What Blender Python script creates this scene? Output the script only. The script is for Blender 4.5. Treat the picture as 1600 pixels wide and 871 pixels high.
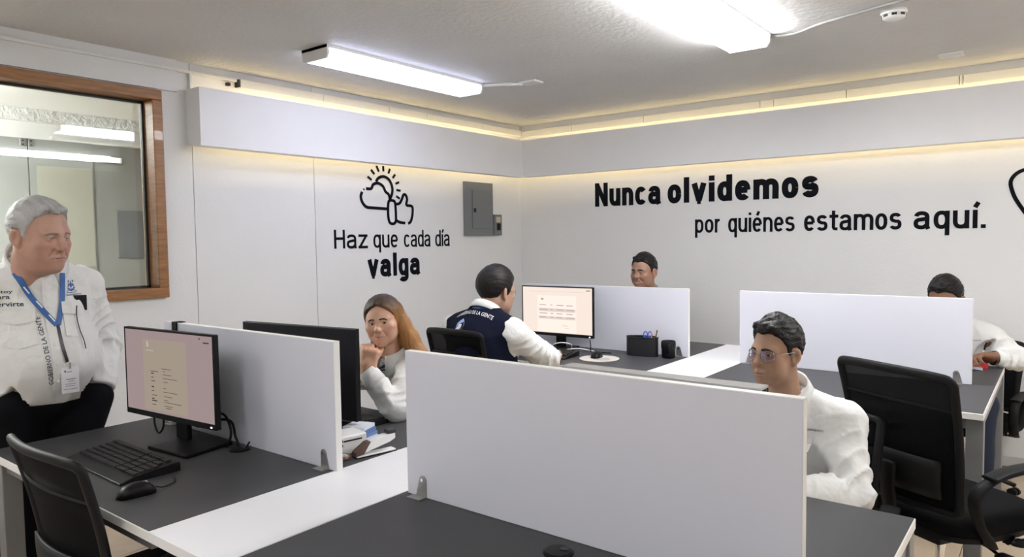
import bpy, bmesh, math, random
import numpy as np
from mathutils import Vector, Matrix
from mathutils.bvhtree import BVHTree

for o in list(bpy.data.objects):
    bpy.data.objects.remove(o, do_unlink=True)
scene = bpy.context.scene
COL = scene.collection
PI = math.pi
R = math.radians

# ------------------------------------------------------------------ camera
CAM_H = 1.4725
cam_data = bpy.data.cameras.new('camera')
cam = bpy.data.objects.new('camera', cam_data)
COL.objects.link(cam)
cam_data.sensor_fit = 'HORIZONTAL'
cam_data.sensor_width = 36.0
cam_data.lens = 36.0 * 1113.73 / 1600.0
cam_data.clip_start = 0.05
fw = Vector((-0.61228, 0.78871, -0.05524)).normalized()
rt = Vector((0.79031, 0.61256, -0.01375)).normalized()
up = rt.cross(fw).normalized()
rt = fw.cross(up).normalized()
cam.matrix_world = Matrix(((rt.x, up.x, -fw.x, 0), (rt.y, up.y, -fw.y, 0), (rt.z, up.z, -fw.z, CAM_H), (0, 0, 0, 1)))
scene.camera = cam

# ------------------------------------------------------------------ world, exposure
world = bpy.data.worlds.new('world')
scene.world = world
world.use_nodes = True
world.node_tree.nodes['Background'].inputs[0].default_value = (0.8, 0.85, 0.95, 1)
world.node_tree.nodes['Background'].inputs[1].default_value = 0.25
vs = scene.view_settings
vs.view_transform = 'Standard'
vs.look = 'None'
vs.gamma = 1.0
vs.use_curve_mapping = False
vs.exposure = 1.17
LAMP_COOL = 3.2      # emission of the cool tube by the slogan wall
LAMP_WHITE = 19.0
LAMP_FILL = 8.0       # added unseen tubes behind the camera, for overall brightness
#    # emission of the other tubes
LED = 11.0             # warm tape behind the wall boxing
ROOM2 = 60.0           # added unseen lamp in the room behind the window

# ------------------------------------------------------------------ materials
MATS = {}
def mat(name, color, rough=0.5, metal=0.0, bump=0.0, bscale=40.0, var=0.0, vscale=6.0, spec=0.5,
        emit=None, estr=0.0, alpha=1.0, trans=0.0, stretch=(1, 1, 1), sheen=0.0, attr=None, coat=0.0, sss=0.0, bdist=0.01, detail=3.0):
    if name in MATS:
        return MATS[name]
    m = bpy.data.materials.new(name)
    m.use_nodes = True
    nt = m.node_tree
    b = nt.nodes['Principled BSDF']
    b.inputs['Base Color'].default_value = (*color, 1)
    b.inputs['Roughness'].default_value = rough
    b.inputs['Metallic'].default_value = metal
    b.inputs['Specular IOR Level'].default_value = spec
    b.inputs['Alpha'].default_value = alpha
    b.inputs['Transmission Weight'].default_value = trans
    b.inputs['Sheen Weight'].default_value = sheen
    b.inputs['Coat Weight'].default_value = coat
    if sss:
        b.inputs['Subsurface Weight'].default_value = sss
        b.inputs['Subsurface Radius'].default_value = (0.010, 0.004, 0.002)
        b.inputs['Subsurface Scale'].default_value = 0.4
    if emit:
        b.inputs['Emission Color'].default_value = (*emit, 1)
        b.inputs['Emission Strength'].default_value = estr
    if bump or var:
        tc = nt.nodes.new('ShaderNodeTexCoord')
        mp = nt.nodes.new('ShaderNodeMapping')
        mp.inputs['Scale'].default_value = stretch
        nt.links.new(tc.outputs['Object'], mp.inputs['Vector'])
    if bump:
        n = nt.nodes.new('ShaderNodeTexNoise')
        n.inputs['Scale'].default_value = bscale
        n.inputs['Detail'].default_value = detail
        nt.links.new(mp.outputs['Vector'], n.inputs['Vector'])
        bp = nt.nodes.new('ShaderNodeBump')
        bp.inputs['Strength'].default_value = bump
        bp.inputs['Distance'].default_value = bdist
        nt.links.new(n.outputs['Fac'], bp.inputs['Height'])
        nt.links.new(bp.outputs['Normal'], b.inputs['Normal'])
    src = None
    if attr:
        a = nt.nodes.new('ShaderNodeAttribute')
        a.attribute_name = attr
        src = a.outputs['Color']
        nt.links.new(src, b.inputs['Base Color'])
    if var:
        n2 = nt.nodes.new('ShaderNodeTexNoise')
        n2.inputs['Scale'].default_value = vscale
        n2.inputs['Detail'].default_value = 4
        nt.links.new(mp.outputs['Vector'], n2.inputs['Vector'])
        mr = nt.nodes.new('ShaderNodeMapRange')
        mr.inputs['From Min'].default_value = 0.3
        mr.inputs['From Max'].default_value = 0.7
        mr.inputs['To Min'].default_value = 1 - var
        mr.inputs['To Max'].default_value = 1 + var
        nt.links.new(n2.outputs['Fac'], mr.inputs['Value'])
        mx = nt.nodes.new('ShaderNodeMix')
        mx.data_type = 'RGBA'
        mx.blend_type = 'MULTIPLY'
        mx.inputs[0].default_value = 1.0
        if src:
            nt.links.new(src, mx.inputs[6])
        else:
            mx.inputs[6].default_value = (*color, 1)
        nt.links.new(mr.outputs['Result'], mx.inputs[7])
        nt.links.new(mx.outputs[2], b.inputs['Base Color'])
    MATS[name] = m
    return m

def emat(name, color, strength):
    if name in MATS:
        return MATS[name]
    m = bpy.data.materials.new(name)
    m.use_nodes = True
    nt = m.node_tree
    nt.nodes.remove(nt.nodes['Principled BSDF'])
    e = nt.nodes.new('ShaderNodeEmission')
    e.inputs[0].default_value = (*color, 1)
    e.inputs[1].default_value = strength
    nt.links.new(e.outputs[0], nt.nodes['Material Output'].inputs[0])
    MATS[name] = m
    return m

def mesh_fabric(name, color, see):
    m = mat(name, color, rough=0.75, bump=0.4, bscale=500, spec=0.1)
    nt = m.node_tree
    b = nt.nodes['Principled BSDF']
    t = nt.nodes.new('ShaderNodeBsdfTransparent')
    mx = nt.nodes.new('ShaderNodeMixShader')
    mx.inputs[0].default_value = see
    nt.links.new(b.outputs[0], mx.inputs[1])
    nt.links.new(t.outputs[0], mx.inputs[2])
    nt.links.new(mx.outputs[0], nt.nodes['Material Output'].inputs[0])
    return m

M = dict(
    wall=mat('wall_paint', (0.80, 0.80, 0.80), 0.55, bump=0.12, bscale=60, var=0.012, vscale=1.5),
    wall_lilac=mat('wall_lilac', (0.55, 0.54, 0.60), 0.6, bump=0.1, bscale=50),
    ceil=mat('ceiling_plaster', (0.70, 0.695, 0.69), 0.7, bump=0.30, bscale=34, bdist=0.02, detail=5, var=0.03, vscale=2),
    soffit=mat('boxing_paint', (0.88, 0.88, 0.90), 0.5, var=0.01),
    raceway=mat('raceway_plastic', (0.78, 0.77, 0.72), 0.4),
    tile=mat('floor_tile', (0.62, 0.50, 0.36), 0.28, var=0.10, vscale=5, bump=0.05, bscale=30),
    grout=mat('grout', (0.22, 0.17, 0.13), 0.8),
    base=mat('baseboard_tile', (0.50, 0.40, 0.31), 0.35, var=0.08),
    wood=mat('window_wood', (0.30, 0.130, 0.040), 0.42, var=0.25, vscale=9, stretch=(1, 1, 8), coat=0.2),
    gasket=mat('black_rubber', (0.01, 0.01, 0.01), 0.5),
    laminate=mat('grey_laminate', (0.058, 0.058, 0.062), 0.48, spec=0.28, bump=0.05, bscale=350, var=0.03, vscale=20),
    white_lam=mat('white_laminate', (0.80, 0.80, 0.83), 0.35, bump=0.02, bscale=200),
    screen_lam=mat('divider_laminate', (0.70, 0.705, 0.78), 0.42, bump=0.02, bscale=200),
    edge=mat('white_edge_band', (0.84, 0.83, 0.80), 0.35),
    steel=mat('grey_steel', (0.24, 0.24, 0.245), 0.42, metal=0.35),
    bracket=mat('bracket_steel', (0.36, 0.35, 0.34), 0.38, metal=0.8),
    black=mat('black_plastic', (0.006, 0.006, 0.007), 0.40, spec=0.22, bump=0.04, bscale=300),
    black_matte=mat('black_matte_plastic', (0.008, 0.008, 0.009), 0.55, spec=0.2, bump=0.06, bscale=300),
    black_gloss=mat('black_gloss', (0.008, 0.008, 0.009), 0.12),
    fabric=mat('black_fabric', (0.005, 0.005, 0.006), 0.85, bump=0.3, bscale=400, spec=0.1),
    net=mesh_fabric('black_net', (0.004, 0.004, 0.005), 0.07),
    net_thin=mesh_fabric('black_net_thin', (0.006, 0.006, 0.007), 0.17),
    chrome=mat('chrome', (0.75, 0.75, 0.76), 0.12, metal=1.0),
    metal_dark=mat('dark_metal', (0.05, 0.05, 0.055), 0.35, metal=0.8),
    white_plastic=mat('white_plastic', (0.82, 0.82, 0.80), 0.35),
    grey_box=mat('breaker_grey', (0.19, 0.20, 0.21), 0.45, metal=0.2),
    ink=mat('wall_lettering_black', (0.005, 0.006, 0.010), 0.7, spec=0.1),
    card=mat('white_card', (0.80, 0.80, 0.84), 0.4),
    print_dark=mat('print_dark', (0.03, 0.035, 0.06), 0.5),
    print_grey=mat('print_grey', (0.25, 0.25, 0.28), 0.5),
    blue=mat('lanyard_blue', (0.035, 0.12, 0.36), 0.5, bump=0.1, bscale=600),
    crest=mat('crest_blue', (0.06, 0.13, 0.33), 0.5),
    crest_light=mat('crest_light_blue', (0.32, 0.45, 0.75), 0.5),
)

# ------------------------------------------------------------------ mesh helpers
def link(name, me, parent=None):
    o = bpy.data.objects.new(name, me)
    COL.objects.link(o)
    if parent is not None:
        o.parent = parent
    return o

def obj(name, bm, m, parent=None, loc=None, rot=None, smooth=False, bevel=0.0, seg=2):
    if bevel:
        bmesh.ops.bevel(bm, geom=list(bm.edges), offset=bevel, segments=seg, affect='EDGES', profile=0.5, clamp_overlap=True)
    bmesh.ops.recalc_face_normals(bm, faces=bm.faces)
    me = bpy.data.meshes.new(name)
    bm.to_mesh(me)
    bm.free()
    for mm in (m if isinstance(m, (list, tuple)) else [m]):
        me.materials.append(mm)
    if smooth:
        me.shade_smooth()
    o = link(name, me, parent)
    if loc is not None:
        o.location = loc
    if rot is not None:
        o.rotation_euler = rot
    return o

def tag(o, label=None, cat=None, group=None, kind=None):
    if label: o['label'] = label
    if cat: o['category'] = cat
    if group: o['group'] = group
    if kind: o['kind'] = kind
    return o

def thing(name, label, cat, loc=(0, 0, 0), rz=0.0, group=None):
    o = bpy.data.objects.new(name, None)
    COL.objects.link(o)
    o.empty_display_size = 0.1
    o.location = loc
    o.rotation_euler = (0, 0, rz)
    return tag(o, label, cat, group)

def copy_tree(o, parent=None):
    c = o.copy()
    COL.objects.link(c)
    c.parent = parent
    for ch in list(o.children):
        copy_tree(ch, c)
    return c

def B():
    return bmesh.new()

def box(bm, x0, x1, y0, y1, z0, z1, mi=0):
    v = [bm.verts.new(p) for p in ((x0, y0, z0), (x1, y0, z0), (x1, y1, z0), (x0, y1, z0), (x0, y0, z1), (x1, y0, z1), (x1, y1, z1), (x0, y1, z1))]
    for f in ((0, 3, 2, 1), (4, 5, 6, 7), (0, 1, 5, 4), (1, 2, 6, 5), (2, 3, 7, 6), (3, 0, 4, 7)):
        fc = bm.faces.new([v[i] for i in f])
        fc.material_index = mi
    return bm

def boxo(name, x0, x1, y0, y1, z0, z1, m, parent=None, bevel=0.0, **k):
    return obj(name, box(B(), x0, x1, y0, y1, z0, z1), m, parent, bevel=bevel, **k)

def prism(bm, pts, axis, a0, a1):
    """extrude a closed 2-D outline along an axis (0,1,2)"""
    def P(p, a):
        if axis == 0: return (a, p[0], p[1])
        if axis == 1: return (p[0], a, p[1])
        return (p[0], p[1], a)
    v0 = [bm.verts.new(P(p, a0)) for p in pts]
    v1 = [bm.verts.new(P(p, a1)) for p in pts]
    n = len(pts)
    bm.faces.new(v0)
    bm.faces.new(v1[::-1])
    for i in range(n):
        bm.faces.new((v0[i], v1[i], v1[(i + 1) % n], v0[(i + 1) % n]))
    return bm

def lathe(bm, prof, seg=24, c=(0, 0, 0), axis=2):
    rings = []
    for r, z in prof:
        ring = []
        for i in range(seg):
            a = 2 * PI * i / seg
            p = [r * math.cos(a), r * math.sin(a), z]
            if axis == 0: p = [p[2], p[0], p[1]]
            if axis == 1: p = [p[0], p[2], p[1]]
            ring.append(bm.verts.new((p[0] + c[0], p[1] + c[1], p[2] + c[2])))
        rings.append(ring)
    for a, b in zip(rings, rings[1:]):
        for i in range(seg):
            bm.faces.new((a[i], a[(i + 1) % seg], b[(i + 1) % seg], b[i]))
    bm.faces.new(rings[0][::-1])
    bm.faces.new(rings[-1])
    return bm

def spline(pts, n=8, closed=False):
    P = [Vector(p) for p in pts]
    out = []
    N = len(P)
    rng = range(N if closed else N - 1)
    for i in rng:
        if closed:
            p0, p1, p2, p3 = P[(i - 1) % N], P[i], P[(i + 1) % N], P[(i + 2) % N]
        else:
            p0, p1, p2, p3 = P[max(i - 1, 0)], P[i], P[i + 1], P[min(i + 2, N - 1)]
        for k in range(n):
            t = k / n
            out.append(0.5 * ((2 * p1) + (p2 - p0) * t + (2 * p0 - 5 * p1 + 4 * p2 - p3) * t * t + (3 * p1 - p0 - 3 * p2 + p3) * t ** 3))
    if not closed:
        out.append(P[-1])
    return out

def tube(bm, pts, r, seg=8, closed=False, ry=None, upv=None, square=False, cap=True):
    """sweep a round / elliptic / rectangular section along a path; r may be a list"""
    P = [Vector(p) for p in pts]
    N = len(P)
    rs = r if isinstance(r, (list, tuple)) else [r] * N
    rings = []
    u = None
    for i, p in enumerate(P):
        if closed:
            t = P[(i + 1) % N] - P[(i - 1) % N]
        else:
            t = P[min(i + 1, N - 1)] - P[max(i - 1, 0)]
        t.normalize()
        if upv is not None:
            u = Vector(upv) - t * t.dot(Vector(upv))
            if u.length < 1e-4: u = t.orthogonal()
        elif u is None:
            u = t.orthogonal()
        else:
            u = u - t * t.dot(u)
        u.normalize()
        w = t.cross(u)
        ring = []
        a = rs[i]
        b = ry if ry is not None else a
        if square:
            cs = [(1, 1), (-1, 1), (-1, -1), (1, -1)]
        else:
            cs = [(math.cos(2 * PI * k / seg), math.sin(2 * PI * k / seg)) for k in range(seg)]
        for cx, cy in cs:
            ring.append(bm.verts.new(p + u * cx * a + w * cy * b))
        rings.append(ring)
    s = len(rings[0])
    pairs = list(zip(rings, rings[1:])) + ([(rings[-1], rings[0])] if closed else [])
    for a, b in pairs:
        for i in range(s):
            bm.faces.new((a[i], a[(i + 1) % s], b[(i + 1) % s], b[i]))
    if not closed and cap:
        bm.faces.new(rings[0][::-1])
        bm.faces.new(rings[-1])
    return bm

def tubeo(name, pts, r, m, parent=None, sm=0, **k):
    bm = B()
    p = spline(pts, sm) if sm else pts
    tube(bm, p, r, **k)
    return obj(name, bm, m, parent, smooth=not k.get('square', False))

def sheet(bm, grid, thick=0.0, closed_u=False):
    """quad sheet from a grid of points [i][j], optionally thickened"""
    V = [[bm.verts.new(p) for p in row] for row in grid]
    faces = []
    n, m_ = len(V), len(V[0])
    for i in range(n - (0 if closed_u else 1)):
        for j in range(m_ - 1):
            faces.append(bm.faces.new((V[i][j], V[(i + 1) % n][j], V[(i + 1) % n][j + 1], V[i][j + 1])))
    if thick:
        bmesh.ops.recalc_face_normals(bm, faces=faces)
        bmesh.ops.solidify(bm, geom=faces, thickness=thick)
    return bm

def text_mesh(s, size, bold=0.0, xs=1.0, align='LEFT', spacing=1.0):
    c = bpy.data.curves.new('txt', 'FONT')
    c.body = s
    c.size = size
    c.offset = bold
    c.align_x = align
    c.space_character = spacing
    c.resolution_u = 4
    o = bpy.data.objects.new('txt', c)
    COL.objects.link(o)
    bpy.context.view_layer.update()
    me = bpy.data.meshes.new_from_object(o.evaluated_get(bpy.context.evaluated_depsgraph_get()))
    bpy.data.objects.remove(o)
    bpy.data.curves.remove(c)
    for v in me.vertices:
        v.co.x *= xs
    return me

def text_bm(*a, **k):
    me = text_mesh(*a, **k)
    bm = bmesh.new()
    bm.from_mesh(me)
    bpy.data.meshes.remove(me)
    return bm

def fit_bm(bm, x0, x1, z0=None, z1=None):
    """stretch a flat text bmesh to an exact width (and height)"""
    xs = [v.co.x for v in bm.verts]
    ys = [v.co.y for v in bm.verts]
    sx = (x1 - x0) / (max(xs) - min(xs))
    for v in bm.verts:
        v.co.x = x0 + (v.co.x - min(xs)) * sx
    if z0 is not None:
        sy = (z1 - z0) / (max(ys) - min(ys))
        for v in bm.verts:
            v.co.y = z0 + (v.co.y - min(ys)) * sy
    return bm

# ================================================================== THE ROOM
XL, YB, XR, YF, ZC = -4.05, 5.36, 2.6, -2.4, 2.52
WY0, WY1, WZ0, WZ1 = 0.10, 2.00, 1.17, 2.33          # interior window in the left wall

def struct(o):
    o['kind'] = 'structure'
    return o

# floor: grout bed + single tiles
fl = struct(boxo('floor', XL - 0.14, XR + 0.1, YF - 0.1, YB + 0.1, -0.10, -0.004, M['grout']))
TS = 0.45
tile_bm = box(B(), -TS / 2 + 0.0025, TS / 2 - 0.0025, -TS / 2 + 0.0025, TS / 2 - 0.0025, -0.012, 0.0)
bmesh.ops.bevel(tile_bm, geom=[e for e in tile_bm.edges if e.calc_length() > 0.1 and all(v.co.z > -0.001 for v in e.verts)], offset=0.002, segments=1, affect='EDGES')
bmesh.ops.recalc_face_normals(tile_bm, faces=tile_bm.faces)
tile_me = bpy.data.meshes.new('tile'); tile_bm.to_mesh(tile_me); tile_bm.free()
tile_me.materials.append(M['tile'])
ty = YB - TS / 2
while ty > YF:
    tx = XL + TS / 2 + 0.1
    while tx < XR:
        t = link('tile', tile_me, fl); t.location = (tx, ty, 0.0)
        tx += TS
    ty -= TS

# ceiling and beam
struct(boxo('ceiling', XL - 0.14, XR + 0.1, YF - 0.1, YB + 0.1, ZC, ZC + 0.12, M['ceil']))
struct(boxo('trim_1', XL, 0.2, 0.55, 1.09, 2.40, ZC, mat('beam_paint', (0.66, 0.655, 0.65), 0.6, bump=0.1, bscale=30)))

# left wall: core with the window opening, faced with three boards that leave fine joints
def wall_with_hole(bm, x0, x1, y0, y1, z0, z1):
    box(bm, x0, x1, y0, y1, z0, WZ0); box(bm, x0, x1, y0, y1, WZ1, z1)
    box(bm, x0, x1, y0, WY0, WZ0, WZ1); box(bm, x0, x1, WY1, y1, WZ0, WZ1)
    return bm
wl = struct(obj('wall_left', wall_with_hole(B(), XL - 0.14, XL - 0.012, YF, YB, 0, ZC), mat('board_joint', (0.30, 0.30, 0.31), 0.8)))
obj('wall_panel', wall_with_hole(B(), XL - 0.012, XL, YF, 2.181, 0, ZC), M['wall'], wl)
boxo('wall_panel', XL - 0.012, XL, 2.185, 3.034, 0, ZC, M['wall'], wl)
boxo('wall_panel', XL - 0.012, XL, 3.038, YB, 0, ZC, M['wall'], wl)
# thicker plaster above the window, ends short of the boxing
struct(boxo('trim_2', XL, XL + 0.02, YF, 2.10, 2.34, ZC, M['wall']))
struct(boxo('wall_back', XL - 0.14, XR + 0.1, YB, YB + 0.12, 0, ZC, M['wall']))
struct(boxo('wall_right', XR, XR + 0.1, YF, YB, 0, ZC, M['wall']))
struct(boxo('wall_front', XL - 0.14, XR + 0.1, YF - 0.1, YF, 0, ZC, M['wall']))
bl = thing('baseboard_left', None, None); struct(bl)
bb = thing('baseboard_back', None, None); struct(bb)
yy = YF
while yy < YB - 0.02:
    boxo('baseboard_tile', XL, XL + 0.012, yy + 0.002, min(yy + 0.448, YB), 0, 0.075, M['base'], bl); yy += 0.45
xx = XL + 0.012
while xx < XR - 0.02:
    boxo('baseboard_tile', xx + 0.002, min(xx + 0.448, XR), YB - 0.012, YB, 0, 0.075, mat('baseboard_grey', (0.55, 0.55, 0.54), 0.4), bb); xx += 0.45

# boxing that hides the warm LED tape: board, bottom lip, end cap
def boxing(name, left):
    o = bpy.data.objects.new(name, None); COL.objects.link(o); struct(o)
    if left:
        boxo('front_board', -3.918, -3.900, 2.155, 5.200, 2.045, 2.362, M['soffit'], o)
        boxo('bottom_lip', -3.975, -3.894, 2.15, 5.206, 2.030, 2.045, M['soffit'], o)
        boxo('end_cap', XL, -3.918, 2.155, 2.173, 2.045, 2.362, M['soffit'], o)
        boxo('led_tape', -3.921, -3.918, 2.25, 5.20, 2.20, 2.222, emat('led_warm', (1.0, 0.78, 0.42), LED), o)
    else:
        boxo('front_board', -3.918, XR, 5.200, 5.218, 2.045, 2.362, M['soffit'], o)
        boxo('bottom_lip', -3.894, XR, 5.194, 5.275, 2.030, 2.045, M['soffit'], o)
        boxo('led_tape', -3.90, XR - 0.1, 5.218, 5.221, 2.20, 2.222, emat('led_warm', (1.0, 0.78, 0.42), LED), o)
boxing('trim_3', True)
boxing('trim_4', False)

# cable raceways under the ceiling
rw = thing('cable_raceway', 'cream cable raceway on the left wall above the long white boxing', 'raceway', (XL, 2.48, 2.42), group=None)
ys = [0.0, 0.62, 1.22, 1.62, 2.30, 2.86]
for a, b in zip(ys, ys[1:]):
    boxo('raceway_cover', 0, 0.045, a + 0.0015, b - 0.0015, 0, 0.055, M['raceway'], rw, bevel=0.004)
boxo('end_plug', 0.002, 0.04, -0.012, 0.0, 0.004, 0.05, M['gasket'], rw)
rw2 = thing('cable_raceway', 'cream jointed cable raceway high on the back wall above the boxing', 'raceway', (XL + 0.05, YB, 2.405))
xs_ = [0.0, 0.55, 1.25, 2.2, 2.3, 2.79, 3.45, 3.47, 4.4, 5.4, 6.5]
for a, b in zip(xs_, xs_[1:]):
    boxo('raceway_cover', a + 0.002, b - 0.002, -0.04, 0, 0, 0.06, M['raceway'], rw2, bevel=0.004)
cd = thing('wall_conduit', 'thin white conduit running above the brown window with a short drop', 'conduit', (XL + 0.02, -1.0, 2.455))
boxo('conduit_run', 0, 0.016, 0, 3.10, 0, 0.018, M['white_plastic'], cd, bevel=0.003)
boxo('conduit_run', -0.018, 0.008, 3.10, 3.48, 0, 0.018, M['white_plastic'], cd, bevel=0.003)
boxo('conduit_drop', -0.019, 0.006, 3.17, 3.188, -0.09, 0.0, M['white_plastic'], cd, bevel=0.003)
boxo('junction_knob', -0.018, 0.008, 3.405, 3.425, -0.03, -0.012, M['gasket'], cd)

# fluorescent fixtures: channel, end caps, lit diffuser
def fixture(name, label, x0, x1, y0, y1, col, st, group='ceiling fluorescent fixtures'):
    cx, w, L = (x0 + x1) / 2, (x1 - x0) / 2, y1 - y0
    t = thing(name, label, 'ceiling light', (cx, y0, ZC), 0, group)
    prof = [(-w, 0), (w, 0), (w, -0.045), (w * 0.86, -0.068), (-w * 0.86, -0.068), (-w, -0.045)]
    boxo('channel', -w - 0.003, w + 0.003, 0, L, -0.016, 0, M['white_plastic'], t)
    cp = [(p[0] * 1.015, p[1] * 1.02) for p in prof]
    obj('end_cap', prism(B(), cp, 1, 0.0, 0.014), M['white_plastic'], t)
    obj('end_cap', prism(B(), cp, 1, L - 0.014, L), M['white_plastic'], t)
    dp = [(-w * 0.985, -0.018), (w * 0.985, -0.018), (w * 0.985, -0.044), (w * 0.85, -0.066), (-w * 0.85, -0.066), (-w * 0.985, -0.044)]
    d = obj('diffuser', prism(B(), dp, 1, 0.014, L - 0.014), emat('diffuser_%s_%d_%d' % (name, col[0] * 100, st * 10), col, st), t)
    return t
fixture('fluorescent_light', 'cool bluish fluorescent fixture on the ceiling near the left wall', -3.33, -3.115, 2.44, 3.72, (0.70, 0.74, 1.0), LAMP_COOL)
fixture('fluorescent_light', 'bright white fluorescent fixture cut by the top edge of the picture', -1.46, -1.235, 2.50, 3.80, (0.98, 0.985, 1.0), LAMP_WHITE)
fixture('fluorescent_light', 'added white fluorescent fixture out of view behind the camera on the left', -3.33, -3.115, -1.4, -0.12, (0.98, 0.985, 1.0), LAMP_FILL)  # this and the next two are added, unseen, to lift the brightness
fixture('fluorescent_light', 'added white fluorescent fixture out of view behind the camera on the right', -1.46, -1.235, -1.4, -0.12, (0.98, 0.985, 1.0), LAMP_FILL)
fixture('fluorescent_light', 'added white fluorescent fixture out of view behind the camera at far right', 0.60, 0.825, -1.4, -0.12, (0.98, 0.985, 1.0), LAMP_FILL)
fixture('fluorescent_light', 'added white fluorescent fixture out of view at the right side', 0.60, 0.825, 2.50, 3.80, (0.98, 0.985, 1.0), LAMP_WHITE)  # also added out of view, brightens the right side

# ceiling details
sd = thing('smoke_detector', 'round white smoke detector on the ceiling near the top right', 'smoke detector', (-0.66, 3.80, ZC))
obj('base', lathe(B(), [(0.055, 0), (0.058, -0.012), (0.056, -0.02)], 28), M['white_plastic'], sd, smooth=False)
obj('housing', lathe(B(), [(0.052, -0.02), (0.05, -0.034), (0.036, -0.044), (0.012, -0.047)], 28), M['white_plastic'], sd, smooth=True)
for k in range(8):
    a = k * PI / 4 + 0.2
    boxo('vent_slot', 0.0492, 0.0515, -0.011, 0.011, -0.033, -0.022, M['gasket'], sd).rotation_euler = (0, 0, a)
pl = thing('ceiling_plate', 'small white square ceiling plate near the back wall', 'ceiling plate', (-0.55, 4.93, ZC))
boxo('plate', -0.065, 0.065, -0.05, 0.05, -0.012, 0, M['white_plastic'], pl, bevel=0.004)
boxo('lens', -0.045, 0.045, -0.034, 0.034, -0.016, -0.011, M['card'], pl, bevel=0.003)
jb = thing('ceiling_junction', 'white cable cover from the cool ceiling lamp to a small junction plate', 'junction box', (-3.05, 3.72, ZC))
boxo('junction_plate', 0.14, 0.28, 0.12, 0.22, -0.014, 0, M['white_plastic'], jb, bevel=0.004)
tubeo('cable_cover', [(-0.16, -0.02, -0.012), (0.0, 0.05, -0.012), (0.16, 0.15, -0.012)], 0.012, M['white_plastic'], jb, sm=5)
tag(tubeo('ceiling_cable', [(-1.30, 3.79, 2.513), (-1.15, 3.86, 2.512), (-0.95, 3.75, 2.511), (-0.55, 3.62, 2.511), (0.2, 3.38, 2.511), (1.0, 3.16, 2.511)], 0.007, mat('cable_grey', (0.35, 0.35, 0.34), 0.5), sm=6),
    'thin grey cable running along the ceiling from the bright white lamp', 'cable')

# ------------------------------------------------------------------ interior window
wn = thing('window_1', None, None); struct(wn)
FX0, FX1 = XL - 0.13, XL + 0.035
fw_ = 0.055
boxo('frame_top', FX0, FX1, WY0, WY1, WZ1 - fw_, WZ1, M['wood'], wn, bevel=0.004)
boxo('frame_bottom', FX0, FX1, WY0, WY1, WZ0, WZ0 + fw_, M['wood'], wn, bevel=0.004)
boxo('frame_side', FX0, FX1, WY1 - fw_, WY1, WZ0 + fw_, WZ1 - fw_, M['wood'], wn, bevel=0.004)
boxo('frame_side', FX0, FX1, WY0, WY0 + fw_, WZ0 + fw_, WZ1 - fw_, M['wood'], wn, bevel=0.004)
gx = XL - 0.085
g = B()
for (a, b, c, d) in ((WY0 + fw_, WY1 - fw_, WZ0 + fw_, WZ0 + fw_ + 0.012), (WY0 + fw_, WY1 - fw_, WZ1 - fw_ - 0.012, WZ1 - fw_), (WY1 - fw_ - 0.012, WY1 - fw_, WZ0 + fw_, WZ1 - fw_), (WY0 + fw_, WY0 + fw_ + 0.012, WZ0 + fw_, WZ1 - fw_)):
    box(g, gx - 0.012, gx + 0.014, a, b, c, d)
obj('gasket', g, M['gasket'], wn)
glass = mat('window_glass', (0.96, 0.98, 0.97), 0.02, trans=1.0)
nt = glass.node_tree
pb = nt.nodes['Principled BSDF']
gl = nt.nodes.new('ShaderNodeBsdfGlossy'); gl.inputs['Roughness'].default_value = 0.02
tr = nt.nodes.new('ShaderNodeBsdfTransparent'); tr.inputs[0].default_value = (0.90, 0.93, 0.91, 1)
fr = nt.nodes.new('ShaderNodeFresnel'); fr.inputs[0].default_value = 1.55
mx = nt.nodes.new('ShaderNodeMixShader')
nt.links.new(fr.outputs[0], mx.inputs[0]); nt.links.new(tr.outputs[0], mx.inputs[1]); nt.links.new(gl.outputs[0], mx.inputs[2])
nt.links.new(mx.outputs[0], nt.nodes['Material Output'].inputs[0])
boxo('pane', gx - 0.003, gx + 0.003, WY0 + fw_, WY1 - fw_, WZ0 + fw_, WZ1 - fw_, glass, wn)

# room behind the window
X2 = -6.20
grey_wall = mat('next_room_grey', (0.235, 0.235, 0.225), 0.30, var=0.05, vscale=1.2)
struct(boxo('wall_beyond', X2 - 0.1, X2, -2.4, 4.6, 0, 2.28, grey_wall))
struct(boxo('trim_5', X2 - 0.1, X2 + 0.01, -2.4, 4.6, 2.28, 2.405, M['wall']))
struct(boxo('trim_6', X2 - 0.1, X2 + 0.06, -2.4, 4.6, 2.405, 2.50, mat('rough_plaster', (0.72, 0.72, 0.71), 0.7, bump=1.0, bscale=26, bdist=0.04, detail=5)))
struct(boxo('ceiling_beyond', X2 - 0.1, XL - 0.14, -2.4, 4.6, 2.50, 2.62, M['wall']))
struct(boxo('floor_beyond', X2 - 0.1, XL - 0.14, -2.4, 4.6, -0.1, 0.0, M['tile']))
struct(boxo('wall_beyond_far', X2 - 0.1, XL - 0.14, 4.6, 4.7, 0, 2.5, M['wall']))
struct(boxo('wall_beyond_near', X2 - 0.1, XL - 0.14, -2.5, -2.4, 0, 2.5, M['wall']))
s2 = thing('wall_batten_light', 'slim lit batten light seen through the brown framed window', 'wall light', (X2, 1.2, 2.14))
boxo('channel', 0, 0.03, 0, 1.52, 0.0, 0.045, M['white_plastic'], s2, bevel=0.004)
boxo('tube', 0.03, 0.05, 0.02, 1.49, 0.008, 0.032, emat('room2_tube', (1, 0.99, 0.96), 5.0), s2, bevel=0.003)
s3 = thing('wall_shelf_raceway', 'white ledge below the rough plaster band seen through the window', 'ledge', (X2, 2.2, 2.285))
boxo('ledge', 0, 0.05, 0, 2.3, 0, 0.022, M['white_plastic'], s3, bevel=0.003)
boxo('upright_cover', 0.01, 0.025, 0.44, 0.475, 0.022, 0.12, M['white_plastic'], s3)
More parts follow.
